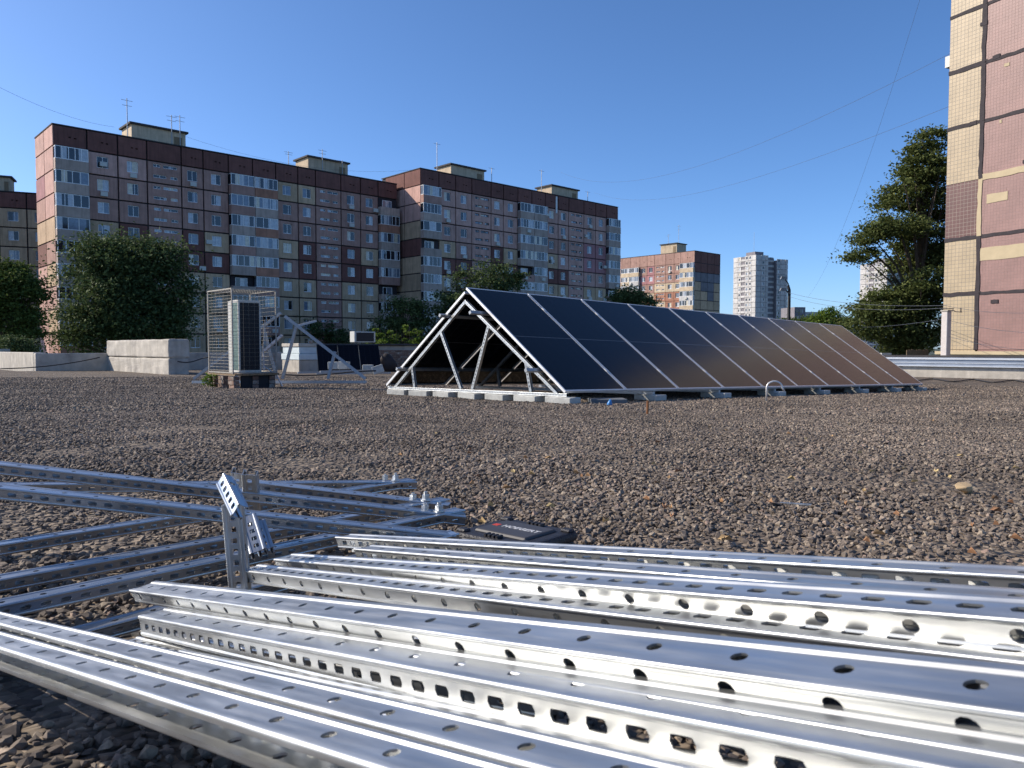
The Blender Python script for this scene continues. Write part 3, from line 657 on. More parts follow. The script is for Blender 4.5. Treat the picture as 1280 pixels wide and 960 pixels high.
tagit(o, 'sunlit end of the low parapet at the left edge of the photo', 'parapet wall')
b = MB(); uvbox(b, -31.0, 41.0, 3.6, 0.3, -1.2, zt(436.4, 41)); o = b.build('roof_wall', M['render'])
tagit(o, 'short grey wall strip behind the left parapet, below the pink gable', 'parapet wall')
BX, BY = -0.447 * 24, 24.0
def big_block():
    root = empty('vent_block', (BX, BY, zt(469, 24)), 0, 'big cream rendered roof block with one sunlit long side, left of the wire cage', 'roof block')
    inv = root.matrix_basis.inverted(); top = zt(424.3, 24); mid = zt(448, 24)
    for nm, z0, z1, g in (('lower_course', -1.3, mid - 0.008, 0.0), ('upper_course', mid + 0.008, top, 0.02)):
        b = MB(); uvbox(b, BX - UX * 0 - VX * g, BY - VY * g, 0.62 + g, 6.4, z0, z1)
        o = b.build(nm, M['render'], root); o.matrix_local = inv; bevel(o, 0.05, 3)
        sb = o.modifiers.new('sub', 'SUBSURF'); sb.subdivision_type = 'SIMPLE'; sb.levels = sb.render_levels = 4
        tx = bpy.data.textures.new('wear', 'CLOUDS'); tx.noise_scale = 0.5; dm = o.modifiers.new('wear', 'DISPLACE'); dm.texture = tx; dm.strength = 0.07; dm.texture_coords = 'GLOBAL'
    b = MB(); uvbox(b, BX + UX * .1 - VX * 0.0, BY + UY * .1, 0.42, 6.35, mid - 0.02, mid + 0.02); o = b.build('mortar_joint', M['render'], root); o.matrix_local = inv
big_block()

def mid_structure():
    D = 28.5; px = (374 - 640) / 960 * D; root = empty('roof_shed', E(px, D, -0.9), 0, 'low rendered bulkhead with flat slab roof and brick infill behind the bare frame', 'roof bulkhead')
    inv = root.matrix_basis.inverted()
    def P(nm, lu, lv, du, dv, z0, z1, m, bv=0.015):
        b = MB(); uvbox(b, px + UX * du + VX * dv, D + UY * du + VY * dv, lu, lv, z0, z1); o = b.build(nm, m, root); o.matrix_local = inv
        if bv: bevel(o, bv, 1)
    white = mat('pale_blue_sheet', (0.55, 0.62, 0.62), 0.6, var=0.1, scale=3)
    P('pier_base', 0.75, 1.35, 0, 0, -1.3, zt(450.5, D), M['render']); P('pier_band', 0.80, 1.42, -0.02, -0.04, zt(450.3, D), zt(442.5, D), white)
    P('pier_top', 0.72, 1.3, 0.02, 0.02, zt(442.3, D), zt(434, D), white); P('pier_cap', 0.78, 1.36, -0.02, -0.02, zt(433.8, D), zt(429.5, D), M['render'])
    P('wall', 5.1, 0.3, 0.76, 0.45, -1.3, zt(432.0, D), M['render']); P('roof_slab', 5.3, 2.6, 0.9, 0.25, zt(431.7, D), zt(429.6, D), M['roofing'])
    bm_ = MB(); bm_.box(0, 0.25, 0, 0.12, 0, 0.075); me = bm_.mesh('brick'); 
    for r_ in range(9):
        for c_ in range(9):
            uu = 3.55 + c_ * 0.262 + (0.13 if r_ % 2 else 0); x = px + UX * uu + VX * 0.30; y = D + UY * uu + VY * 0.30
            o = link('brick', me, M['brick'], root); o.matrix_local = inv @ (Matrix.Translation((x, y, zt(463, D) - 0.02 + r_ * 0.085 + rnd.uniform(-.003, .003))) @ Matrix.Rotation(AU, 4, 'Z'))
    b = MB(); b.box(-0.06, 0.06, -0.06, 0.06, 0, 0.1); o = b.build('brick', M['brick'], None, E(px + 0.35, D + 0.35, (435.3 - 429.4) / 960 * D)); tagit(o, 'red brick offcut left on top of the pale pier', 'brick')
    # outdoor unit on the slab
    D2 = 29.6; ox = (443.5 - 640) / 960 * D2; ac = empty('air_conditioner', (ox, D2, zt(429.5, D2)), AU, 'small white outdoor unit with a black grille on the flat slab roof', 'air conditioner')
    bevel(MB().box(0, 0.95, 0.0, 0.34, 0.04, 0.46).build('casing', M['acwhite'], ac), 0.012, 1)
    MB().box(0.08, 0.87, -0.012, -0.002, 0.08, 0.42).build('grille', M['dark'], ac); MB().box(0.05, 0.15, 0.02, 0.3, 0, 0.04).box(0.8, 0.9, 0.02, 0.3, 0, 0.04).build('foot', M['dark'], ac)
    # dark bag slumped against the wall
    import bmesh
    D3 = 27.2; bm = bmesh.new(); bmesh.ops.create_icosphere(bm, subdivisions=3, radius=0.36)
    for v in bm.verts:
        n = 0.16 * math.sin(v.co.x * 9 + 2) * math.sin(v.co.y * 7 + v.co.z * 8); v.co = Vector((v.co.x * (0.95 - 0.3 * v.co.z), v.co.y * 0.55, max(v.co.z, -0.3) * 0.95)) * (1 + n)
    me = bpy.data.meshes.new('bag'); bm.to_mesh(me); bm.free()
    for p in me.polygons: p.use_smooth = True
    o = link('rubble_bag', me, mat('dark_sack', (0.03, 0.022, 0.022), 0.8, var=0.3, scale=4), None, E((484 - 640) / 960 * D3, D3, -0.55)); tagit(o, 'dark slumped sack against the brick wall beside the array', 'sack')
mid_structure()

def right_parapet():
    X0, Y0 = 18.2 + 0.6855 * 9, 27.0 - 0.728 * 9
    root = empty('roof_wall', (X0, Y0, 0), 0, 'long low parapet at right with a ribbed grey metal coping above cream render', 'parapet wall')
    inv = root.matrix_basis.inverted(); L = 33.0
    zt0 = H - 0.315
    def P(nm, m, off, thick, z0, z1):
        b = MB(); c0 = (X0 - UX * off, Y0 - UY * off); b2 = [(c0[0], c0[1]), (c0[0] + UX * thick, c0[1] + UY * thick), (c0[0] + UX * thick + VX * L, c0[1] + UY * thick + VY * L), (c0[0] + VX * L, c0[1] + VY * L)]
        b.hexa([(x, y, z0) for x, y in b2], [(x, y, z1) for x, y in b2]); o = b.build(nm, m, root); o.matrix_local = inv
    bl = mat('grey_coping', (0.30, 0.34, 0.40), 0.45, 0.5, var=0.1, scale=2); wh = mat('pale_coping', (0.62, 0.64, 0.66), 0.4, 0.4, var=0.05)
    P('render_wall', M['render'], 0.0, 0.4, -2.2, zt0 - 0.36)
    P('coping_sheet', bl, 0.06, 0.52, zt0 - 0.355, zt0 - 0.03); P('coping_top', M['roofing'], 0.10, 0.6, zt0 - 0.028, zt0 + 0.035)
    P('coping_rib', wh, 0.11, 0.045, zt0 - 0.12, zt0 - 0.05); P('coping_rib', wh, 0.085, 0.02, zt0 - 0.26, zt0 - 0.24); P('drip_edge', wh, 0.13, 0.065, zt0 - 0.385, zt0 - 0.35)
right_parapet()

# ------------------------------------------------------------------ small things on the gravel
def on_ground(px, py, dz=0.0):
    lo, hi = 0.1, 100; a = (px - 640) / 960; bb = -(py - 480) / 960; c, s = math.cos(R(2.684)), math.sin(R(2.684)); d = (a, c + bb * s, -s + bb * c)
    for _ in range(50):
        m_ = (lo + hi) / 2
        if H + d[2] * m_ - gz(d[0] * m_, d[1] * m_) > 0: lo = m_
        else: hi = m_
    return Vector((d[0] * lo, d[1] * lo, H + d[2] * lo + dz))
def small_things():
    me = rock_mesh(5, 16, 0.7); me.materials.clear()
    o = link('stone', me, mat('ochre_stone', (0.50, 0.36, 0.20), 0.9, var=0.15, scale=20), None, on_ground(1206, 617, 0.018), (0.3, 0.2, 0.5), (0.050, 0.036, 0.040)); bevel(o, 0.08, 1)
    tagit(o, 'single ochre stone chunk larger than the gravel, right side of the roof', 'stone')
    p = on_ground(958, 502); q = MB(); pts = [p, p + Vector((0, 0, 0.19))]
    for i in range(1, 10):
        t = math.pi * i / 9; pts.append(p + Vector((0.105 - 0.105 * math.cos(t), 0.0, 0.19 + 0.085 * math.sin(t))))
    pts.append(pts[-1] + Vector((0.03, 0, -0.05))); tagit(q.tube(pts, 0.012, 8).build('vent_pipe', M['alu'], smooth=True), 'thin grey hooked pipe sticking out of the gravel before the array', 'pipe')
    p = on_ground(809, 519); tagit(MB().tube([p - Vector((0, 0, .02)), p + Vector((0.004, 0, 0.13))], 0.011, 6).build('rusty_stake', mat('rust', (0.22, 0.09, 0.035), 0.9, var=0.3, scale=30)), 'short rusty stake in the gravel below the array edge', 'stake')
    p = on_ground(762, 508); q = MB(); q.tube([p, p + Vector((0, 0, 0.03)), p + Vector((0.005, 0, 0.055)), p + Vector((0.01, 0, 0.08))], [0.028, 0.032, 0.02, 0.009], 10)
    tagit(q.build('plastic_bottle', mat('blue_plastic', (0.05, 0.22, 0.5), 0.35, var=0.2), smooth=True), 'small bright blue plastic bottle stub under the array edge', 'bottle')
    p = on_ground(992, 636, 0.012); tagit(MB().beam(p - Vector((0.03, -0.03, 0)), p + Vector((0.045, -0.02, 0.004)), 0.008, 0.004).build('metal_offcut', M['galv']), 'thin bright metal offcut lying on the gravel', 'offcut')
    # black cables crossing the gravel
    mb = MB(); pts = []
    for i in range(26): 
        t = i / 25; x = 1128 + 160 * t; pts.append(on_ground(x, 475.5 + 1.6 * math.sin(i * 0.8) + 3.0 * t, 0.03))
    tagit(mb.tube(pts, 0.02, 5).build('cable', M['cable'], smooth=True), 'black cable wandering along the foot of the right parapet', 'cable')
    mb = MB(); pts = []
    for i in range(14): 
        t = i / 13; D = 24.5 + t * 1.5; x = 0 + 125 * t; y = 461 - 14 * t ** 2; pts.append(E((x - 640) / 960 * D, D, (435.3 - y) / 960 * D))
    tagit(mb.tube(pts, 0.018, 5).build('cable', M['cable'], smooth=True), 'black cable sagging along the shaded left parapet', 'cable')
    for (xa, ya, xb, yb, D, lab) in ((222, 452, 263, 449, 24.0, 'black cable running from the cream roof block to the wire cage'), (346, 468, 470, 466, 20.0, 'black cable trailing on the gravel behind the bare frame')):
        mb = MB(); pts = []
        for i in range(12):
            t = i / 11; x = xa + (xb - xa) * t; y = ya + (yb - ya) * t + 2.2 * math.sin(t * 5); pts.append(E((x - 640) / 960 * D, D, (435.3 - y) / 960 * D))
        tagit(mb.tube(pts, 0.02, 5).build('cable', M['cable'], smooth=True), lab, 'cable')
    # dry leaves
    lm = mat('dry_leaf', (0.33, 0.17, 0.085), 0.8, var=0.35, scale=0.7, col2=(0.50, 0.38, 0.18), c2scale=0.8, c2lo=0.45, c2hi=0.55); q = MB(); rs = random.Random(12)
    spots = [(500, 573), (588, 566), (685, 577), (727, 601), (833, 641), (887, 477 + 60), (908, 541), (836, 577 + 26), (590, 610), (830, 639), (838, 642), (886, 581), (1080, 620), (1088, 623), (1200, 574), (1130, 590), (1090, 594), (1187, 602), (1215, 665), (1245, 645), (1120, 650), (1245, 663), (1170, 594), (790, 563), (1270, 590), (1215, 700), (612, 570), (545, 545), (986, 545), (1075, 570), (735, 600), (1243, 629)]
    for _ in range(46): spots.append((rs.uniform(560, 1280), rs.uniform(525, 690)))
    for (px, py) in spots:
        p = on_ground(px, py, 0.014); s = rs.uniform(0.007, 0.018); a = rs.uniform(0, 6.3); ca, sa = math.cos(a), math.sin(a); w = s * rs.uniform(.35, .6)
        L = [(-s, 0, 0.002), (-s * .4, w, 0.012), (s * .5, w * .8, 0.008), (s, 0, 0.0), (s * .5, -w * .8, 0.014), (-s * .4, -w, 0.004)]
        n = len(q.v); q.v += [(p.x + x * ca - y * sa, p.y + x * sa + y * ca, p.z + z) for x, y, z in L]; q.f += [(n, n + 1, n + 2, n + 3), (n, n + 3, n + 4, n + 5)]
    o = q.build('dry_leaves', lm); tagit(o, 'small dry orange leaves scattered over the gravel', kind='stuff')
small_things()

# ------------------------------------------------------------------ panel apartment blocks
def pm(name, col): return mat('facade_' + name, col, 0.85, var=0.13, scale=0.9, objvar=0.10, stain=0.28, bump=0.1, bscale=8)
FAC = {'P': pm('pink', (0.56, 0.335, 0.275)), 'B': pm('mauve', (0.43, 0.25, 0.20)), 'M': pm('maroon', (0.185, 0.078, 0.062)), 'C': pm('ochre', (0.53, 0.37, 0.235)),
       'G': pm('grey', (0.45, 0.345, 0.285)), 'R': pm('rose', (0.42, 0.20, 0.20)), 'S': pm('salmon', (0.40, 0.24, 0.19)), 'Y': pm('yellow', (0.56, 0.44, 0.30)), 'W': pm('white', (0.52, 0.50, 0.48)),
       'K': pm('greyvio', (0.20, 0.185, 0.20)), 'T': pm('rust', (0.42, 0.20, 0.13))}
M['frame'] = mat('white_window_frame', (0.80, 0.79, 0.77), 0.5, var=0.05, objvar=0.12)
def pane_mat():
    m = bpy.data.materials.new('window_glass'); m.use_nodes = True; N = m.node_tree.nodes; L = m.node_tree.links; b = N['Principled BSDF']
    oi = N.new('ShaderNodeObjectInfo'); tc = N.new('ShaderNodeTexCoord'); sx = N.new('ShaderNodeSeparateXYZ'); L.new(tc.outputs['Object'], sx.inputs[0])
    q = N.new('ShaderNodeMath'); q.operation = 'MULTIPLY'; L.new(sx.outputs[0], q.inputs[0]); q.inputs[1].default_value = 1.54
    fl = N.new('ShaderNodeMath'); fl.operation = 'FLOOR'; L.new(q.outputs[0], fl.inputs[0])
    cx = N.new('ShaderNodeCombineXYZ'); L.new(fl.outputs[0], cx.inputs[0]); L.new(oi.outputs['Random'], cx.inputs[1]); 
    wn_ = N.new('ShaderNodeTexWhiteNoise'); wn_.noise_dimensions = '3D'; L.new(cx.outputs[0], wn_.inputs['Vector'])
    cr = N.new('ShaderNodeValToRGB'); cr.color_ramp.interpolation = 'CONSTANT'; L.new(wn_.outputs['Value'], cr.inputs[0])
    cr.color_ramp.elements[0].color = (0.012, 0.015, 0.022, 1); cr.color_ramp.elements[1].position = 0.42; cr.color_ramp.elements[1].color = (0.17, 0.20, 0.25, 1)
    for p, c in ((0.62, (0.45, 0.46, 0.48, 1)), (0.85, (0.60, 0.52, 0.38, 1)), (0.93, (0.03, 0.03, 0.035, 1))):
        e = cr.color_ramp.elements.new(p); e.color = c
    nz = N.new('ShaderNodeTexNoise'); nz.inputs['Scale'].default_value = 3.0; L.new(tc.outputs['Object'], nz.inputs['Vector'])
    hv = N.new('ShaderNodeHueSaturation'); L.new(cr.outputs[0], hv.inputs['Color']); mr = N.new('ShaderNodeMapRange'); mr.inputs[3].default_value = 0.5; mr.inputs[4].default_value = 1.5
    L.new(nz.outputs['Fac'], mr.inputs[0]); L.new(mr.outputs[0], hv.inputs['Value']); L.new(hv.outputs[0], b.inputs['Base Color'])
    b.inputs['Roughness'].default_value = 0.06; b.inputs['IOR'].default_value = 1.6
    return m
M['pane'] = pane_mat()
MC = {}
def cached(key, fn):
    if key not in MC: MC[key] = fn()
    return MC[key]
def panel_hole(w, h, holes, d=0.22):
    """a wall panel w x h in x,z with its front at y=0 and rectangular openings in one row band each"""
    b = MB(); xs = sorted(set([0, w] + [a for q in holes for a in q[:2]])); zs = sorted(set([0, h] + [a for q in holes for a in q[2:]]))
    def inhole(x, z): return any(q[0] < x < q[1] and q[2] < z < q[3] for q in holes)
    for i in range(len(xs) - 1):
        for j in range(len(zs) - 1):
            if inhole((xs[i] + xs[i + 1]) / 2, (zs[j] + zs[j + 1]) / 2): continue
            b.poly([(xs[i], 0, zs[j]), (xs[i + 1], 0, zs[j]), (xs[i + 1], 0, zs[j + 1]), (xs[i], 0, zs[j + 1])])
    for (x0, x1, z0, z1) in holes:
        b.poly([(x0, 0, z0), (x0, d, z0), (x1, d, z0), (x1, 0, z0)][::-1]); b.poly([(x0, 0, z1), (x1, 0, z1), (x1, d, z1), (x0, d, z1)][::-1])
        b.poly([(x0, 0, z0), (x0, 0, z1), (x0, d, z1), (x0, d, z0)][::-1]); b.poly([(x1, 0, z0), (x1, d, z0), (x1, d, z1), (x1, 0, z1)][::-1])
    b.poly([(0, 0, 0), (0, 0, h), (0, d, h), (0, d, 0)]); b.poly([(w, 0, 0), (w, d, 0), (w, d, h), (w, 0, h)])
    b.poly([(0, 0, h), (w, 0, h), (w, d, h), (0, d, h)]); b.poly([(0, 0, 0), (0, d, 0), (w, d, 0), (w, 0, 0)])
    return b.mesh('facade_panel')
def win_frame(w, h, lights, bar=0.07, trans=False, d=0.06):
    b = MB(); b.box(0, w, 0, d, 0, bar); b.box(0, w, 0, d, h - bar, h); b.box(0, bar, 0, d, bar, h - bar); b.box(w - bar, w, 0, d, bar, h - bar)
    for x in lights: b.box(x * w - bar / 2, x * w + bar / 2, 0.002, d, bar, h - bar)
    b.box(-0.03, w + 0.03, -0.08, 0.0, -0.04, 0.0)
    return b.mesh('window')
def pane_mesh(w, h): 
    b = MB(); b.poly([(0, 0, 0), (w, 0, 0), (w, 0, h), (0, 0, h)]); return b.mesh('pane')
def ac_mesh():
    b = MB(); b.box(0, 0.8, -0.32, 0, 0, 0.55); return b.mesh('air_conditioner')
def block(root, cols, pattern, z_top, floors, par, depth, z_bot, fh=2.8, gap=0.19, ac=0.25, seed=1, bal_cols='GGGGB', xoff=0.0, parcol='M', roofhouses=(), bal_out=0.75, stair_glass='frame', sk='B', first=0):
    """facade in the root's local frame: x along, -y outwards, z above the root"""
    rs = random.Random(seed); g = gap / 2; x = xoff; W = sum(c[1] for c in cols)
    MB().box(xoff + 0.1, xoff + W - 0.1, 0.24, depth, z_bot, z_top + par - 0.12).build('wall_core', M['joint'], root)
    MB().box(xoff - 0.05, xoff + W + 0.05, 0.0, depth + 0.02, z_top + par, z_top + par + 0.14).build('roof', M['roofing'], root)
    for ci, (typ, w) in enumerate(cols):
        pw = w - gap
        me = cached(('par', round(w, 2), round(par, 2)), lambda: panel_hole(pw, par - gap, [(pw * .45, pw * .53, par * .42, par * .42 + 0.16), (pw * .62, pw * .70, par * .40, par * .40 + 0.16)] if typ in 'WB' else []))
        link('parapet_panel', me, FAC[parcol if not (parcol == 'M' and typ == 'S') else 'M'], root, (x + g, -0.03, z_top + g))
        for r in range(floors):
            z = z_top - (r + 1) * fh; c = pattern[ci][min(r, len(pattern[ci]) - 1)]
            if typ == 'W':
                wx, ww, wz, wh = w / 2 - 0.68, 1.36, 0.92, 1.42
                me = cached(('W', round(w, 2), fh), lambda: panel_hole(pw, fh - gap, [(wx - g, wx - g + ww, wz - g, wz - g + wh)]))
                link('facade_panel', me, FAC[c], root, (x + g, 0, z + g))
                k = rs.choice([(0.5,), (0.34,), (0.66,), (0.5,)]); fm = cached(('wf', k), lambda: win_frame(ww - 0.02, wh - 0.02, k))
                f = link('window', fm, M['frame'], root, (x + wx + 0.01, 0.12, z + wz + 0.01))
                link('pane', cached('pw', lambda: pane_mesh(ww - 0.02, wh - 0.02)), M['pane'], f, (0, 0.035, 0))
                if rs.random() < ac:
                    if rs.random() < 0.5: link('air_conditioner', cached('ac', ac_mesh), M['acwhite'], root, (x + wx + rs.choice([-0.9, 0.3, ww]), -0.02, z + rs.choice([0.25, 1.1])))
                    else: link('air_conditioner', cached('ac', ac_mesh), M['acwhite'], root, (x + wx + 0.3, -0.02, z + 0.22))
            elif typ == 'S':
                a0, a1, a2, a3 = pw * .16, pw * .56, pw * .68, pw * .90
                hs = [(a0, a1, 0.62, 1.02), (a2, a3, 0.62, 1.02), (a0, a0 + (a1 - a0) * .55, 1.98, 2.38), (pw * .46, a3, 1.98, 2.38)]
                me = cached(('S', round(w, 2), fh), lambda: panel_hole(pw, fh - gap, hs)); link('facade_panel', me, FAC[c], root, (x + g, 0, z + g))
                def sf():
                    b = MB()
                    for (q0, q1, r0, r1) in hs:
                        b.box(q0, q1, 0, .05, r0, r0 + .06); b.box(q0, q1, 0, .05, r1 - .06, r1); b.box(q0, q0 + .06, 0, .05, r0 + .06, r1 - .06); b.box(q1 - .06, q1, 0, .05, r0 + .06, r1 - .06); b.box((q0 + q1) / 2 - .03, (q0 + q1) / 2 + .03, 0.002, .05, r0 + .06, r1 - .06)
                    return b.mesh('stair_window')
                def sp():
                    b = MB()
                    for (q0, q1, r0, r1) in hs: b.poly([(q0, 0, r0), (q1, 0, r0), (q1, 0, r1), (q0, 0, r1)])
                    return b.mesh('pane')
                f = link('stair_window', cached(('sf', round(w, 2), stair_glass), sf), M[stair_glass], root, (x + g, 0.1, z + g)); link('pane', cached(('sp', round(w, 2)), sp), M['pane'], f, (0, 0.03, 0))
            elif typ == 'B':
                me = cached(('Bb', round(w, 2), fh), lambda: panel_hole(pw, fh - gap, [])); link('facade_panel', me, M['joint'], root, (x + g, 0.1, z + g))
                o_ = bal_out + rs.choice([0, 0, 0.06]); bc = rs.choice(bal_cols)
                def pf():
                    b = MB(); b.box(0.04, w - 0.04, -bal_out, -bal_out + 0.1, 0, 1.08); b.box(0.04, 0.14, -bal_out + 0.1, 0.09, 0, 1.08); b.box(w - 0.14, w - 0.04, -bal_out + 0.1, 0.09, 0, 1.08); b.box(0.02, w - 0.02, -bal_out - 0.03, 0.09, -0.16, -0.002)
                    return b.mesh('balcony')
                bo = link('balcony', cached(('bal', round(w, 2)), pf), FAC[bc], root, (x, 0, z + 0.1))
                if rs.random() < 0.87:
                    n = rs.choice([3, 4, 4, 5]); hgt = fh - 1.08 - 0.2
                    def gl():
                        b = MB(); y0 = -bal_out + 0.03; W_ = w - 0.1
                        b.box(0.05, 0.05 + W_, y0, y0 + .06, 0, .08); b.box(0.05, 0.05 + W_, y0, y0 + .06, hgt - .08, hgt)
                        for i in range(n + 1): q = 0.05 + (W_ - .08) * i / n; b.box(q, q + .08, y0 + .002, y0 + .058, .08, hgt - .08)
                        for q in (0.05, 0.05 + W_ - .06):
                            b.box(q, q + .06, y0 + .06, .08, 0, .08); b.box(q, q + .06, y0 + .06, .08, hgt - .08, hgt)
                        return b.mesh('balcony_window')
                    def pn():
                        b = MB(); y0 = -bal_out + 0.06; b.poly([(0.08, y0, 0), (w - 0.08, y0, 0), (w - 0.08, y0, hgt), (0.08, y0, hgt)])
                        b.poly([(0.08, 0.05, 0), (0.08, y0, 0), (0.08, y0, hgt), (0.08, 0.05, hgt)]); b.poly([(w - 0.08, y0, 0), (w - 0.08, 0.05, 0), (w - 0.08, 0.05, hgt), (w - 0.08, y0, hgt)]); return b.mesh('pane')
                    gf_ = link('balcony_window', cached(('gl', round(w, 2), n), gl), M['frame'], root, (x, 0, z + 1.19))
                    link('pane', cached(('pn', round(w, 2)), pn), M['pane'], gf_)
                else:
                    fm = cached('bd', lambda: win_frame(w * 0.5, 2.0, (0.4,))); f = link('window', fm, M['frame'], root, (x + w * .22, 0.03, z + 0.4)); link('pane', cached(('bp', w), lambda: pane_mesh(w * .5, 2.0)), M['pane'], f, (0, 0.03, 0))
                if rs.random() < 0.12: link('air_conditioner', cached('ac', ac_mesh), M['acwhite'], root, (x + rs.uniform(0.3, w - 1), -bal_out - 0.01, z + 0.3))
        x += w
    return W
def end_wall(root, x, cols, rows, z_top, par, fh, side, gap=0.17, parcol='M', depth0=0.0):
    """blank panels of an end wall; side -1 = facing local -x, +1 = facing local +x"""
    y = depth0
    for ci, w in enumerate(cols):
        for r in range(-1, len(rows)):
            h = par if r < 0 else fh; z = z_top if r < 0 else z_top - (r + 1) * fh; c = parcol if r < 0 else rows[r][ci % len(rows[r])]
            me = cached(('E', round(w, 2), round(h, 2)), lambda: panel_hole(w - gap, h - gap, []))
            o = link('end_panel', me, FAC[c], root, (x, y + (w - gap / 2 if side < 0 else gap / 2), z + gap / 2), (0, 0, R(-90 if side < 0 else 90)))
        y += w
def roof_house(root, x, y, w, d, h, z):
    o = MB().box(x, x + w, y, y + d, z, z + h).build('roof_house', FAC['Y'], root)
    MB().box(x - 0.3, x + w + 0.3, y - 0.3, y + d + 0.3, z + h + 0.003, z + h + 0.25).build('roof', M['roofing'], o)
    MB().box(x + w * .78, x + w * .93, y - 0.06, y - 0.004, z + 0.3, z + h * .75).build('door', M['wood'], o)
def mast(root, x, y, z, h, arms=2):
    b = MB(); b.tube([(x, y, z), (x, y, z + h)], 0.06, 5)
    for i in range(arms): zz = z + h * (0.95 - 0.12 * i); b.tube([(x - 0.7 + .1 * i, y, zz), (x + 0.7 - .1 * i, y, zz)], 0.03, 4)
    b.build('antenna', M['purlin'], root)
UP = {'B': 'PPPP', 'c1': 'PBBCCCMCCC', 'c2': 'PBBMMCCCCC'}
SW = [3.7, 3.5, 3.5, 4.35, 2.9, 3.5, 3.5, 3.5, 3.5, 2.9, 4.35, 3.5, 3.3, 3.7]; ST = 'BWWSWWBBWWSWWB'
def building_a():
    root = empty('apartment_block', (-55.03, 93.27, H), math.atan2(UY, UX), 'long mauve and maroon panel apartment block stepped in two sections, behind the left tree', 'apartment block')
    pat = ['G', 'PBBCCCMCCC', 'PBBMMCCCCC', 'BBBBBBBBBB', 'BBBMMCCCCC', 'BBBCMCCCCC', 'G', 'G', 'CBBCBCCCCC', 'CBBMMCCCCC', 'BBBBBBBBBB', 'BBBMMCCCCC', 'BBBCMCCCCC', 'G']
    W = block(root, list(zip(ST, SW)), pat, 24.3, 10, 2.5, 9.0, -5.0, seed=4, bal_cols='GGGBT')
    end_wall(root, 0, [4.4, 4.6], ['PP', 'PR', 'PB', 'CC', 'BM', 'CP', 'PP', 'CP', 'BP', 'PP'], 24.3, 2.5, 2.8, -1, parcol='P')
    for x in (10.0, 35.6): roof_house(root, x, 3.5, 7.0, 4.0, 2.6, 26.9)
    for x, h in ((9.2, 5.5), (14.8, 4.5), (15.9, 4.7), (31.8, 2.6), (37.5, 3.9), (41, 2.8)): mast(root, x, 2.5, 26.9, h)
    # second section, nearer and higher
    dx, dy = -14.58 + 55.03, 123.68 - 93.27; lx = dx * UX + dy * UY; ly = dx * VX + dy * VY
    sub = None
    for o in list(COL.objects): pass
    n0 = len(COL.objects)
    r2 = bpy.data.objects.new('tmp', None)
    before = set(root.children)
    pat2 = ['G', 'PPPCMCCC', 'PPPBMMCC', 'PPPPPPPPPP', 'PPPMMCCC', 'PPPCMCCC', 'G', 'G', 'PPBCMC', 'PPBPMC', 'PPPPPPPP', 'PPRRPCC', 'PPRRPCC', 'G']
    tmp = empty('tmp')
    block(tmp, list(zip(ST, SW)), pat2, 26.0, 11, 2.55, 11.0, -5.0, seed=9, bal_cols='GGGGB', stair_glass='wood2')
    end_wall(tmp, 0, [4.4, 5.4], ['PP', 'PP', 'CC', 'MM', 'CC', 'CC', 'CC', 'PP', 'PP', 'PP', 'PP'], 26.0, 2.55, 2.8, -1)
    for x in (8.8, 33.5): roof_house(tmp, x, 3.2, 7.5, 4.0, 2.4, 28.7)
    for x, h in ((4.9, 5.2), (17.0, 3.0), (29.5, 4.6), (42.6, 2.4)): mast(tmp, x, 2.0, 28.7, h, 1)
    MB().box(31.2, 31.6, -0.12, -0.04, 25.2, 28.3).build('flue', M['frame'], tmp)
    for c in list(tmp.children):
        c.parent = root; c.location = (c.location.x + lx, c.location.y + ly, c.location.z)
    bpy.data.objects.remove(tmp); bpy.data.objects.remove(r2)
M['wood2'] = mat('dark_stair_frame', (0.09, 0.07, 0.065), 0.7, var=0.1)
building_a()
def building_left():
    root = empty('apartment_block', (-110.5, 97.0, H), math.atan2(UY, UX) - 0.35, 'ochre and maroon panel block cut by the left edge, behind the sunlit trees', 'apartment block')
    cols = list(zip('BWWSWWBBWWSWWB', SW)); pat = ['G'] + ['CCCBMCCC'] * 2 + ['B' * 8] + ['CCCCBBCC'] * 2 + ['G', 'G'] + ['CCCBCCCC'] * 2 + ['B' * 8] + ['CCCCBCCC'] * 2 + ['G']
    block(root, cols, pat, 20.4, 9, 2.3, 10, -5, seed=12, bal_cols='GGGC')
    end_wall(root, sum(SW), [5, 5], ['PP', 'CC', 'CC', 'MM', 'CC', 'CC', 'CC', 'CC', 'CC'], 20.4, 2.3, 2.8, 1)
    roof_house(root, 37.0, 2.0, 3.4, 3.0, 2.3, 22.8); mast(root, 36.6, 1.5, 22.8, 6.2)
building_left()
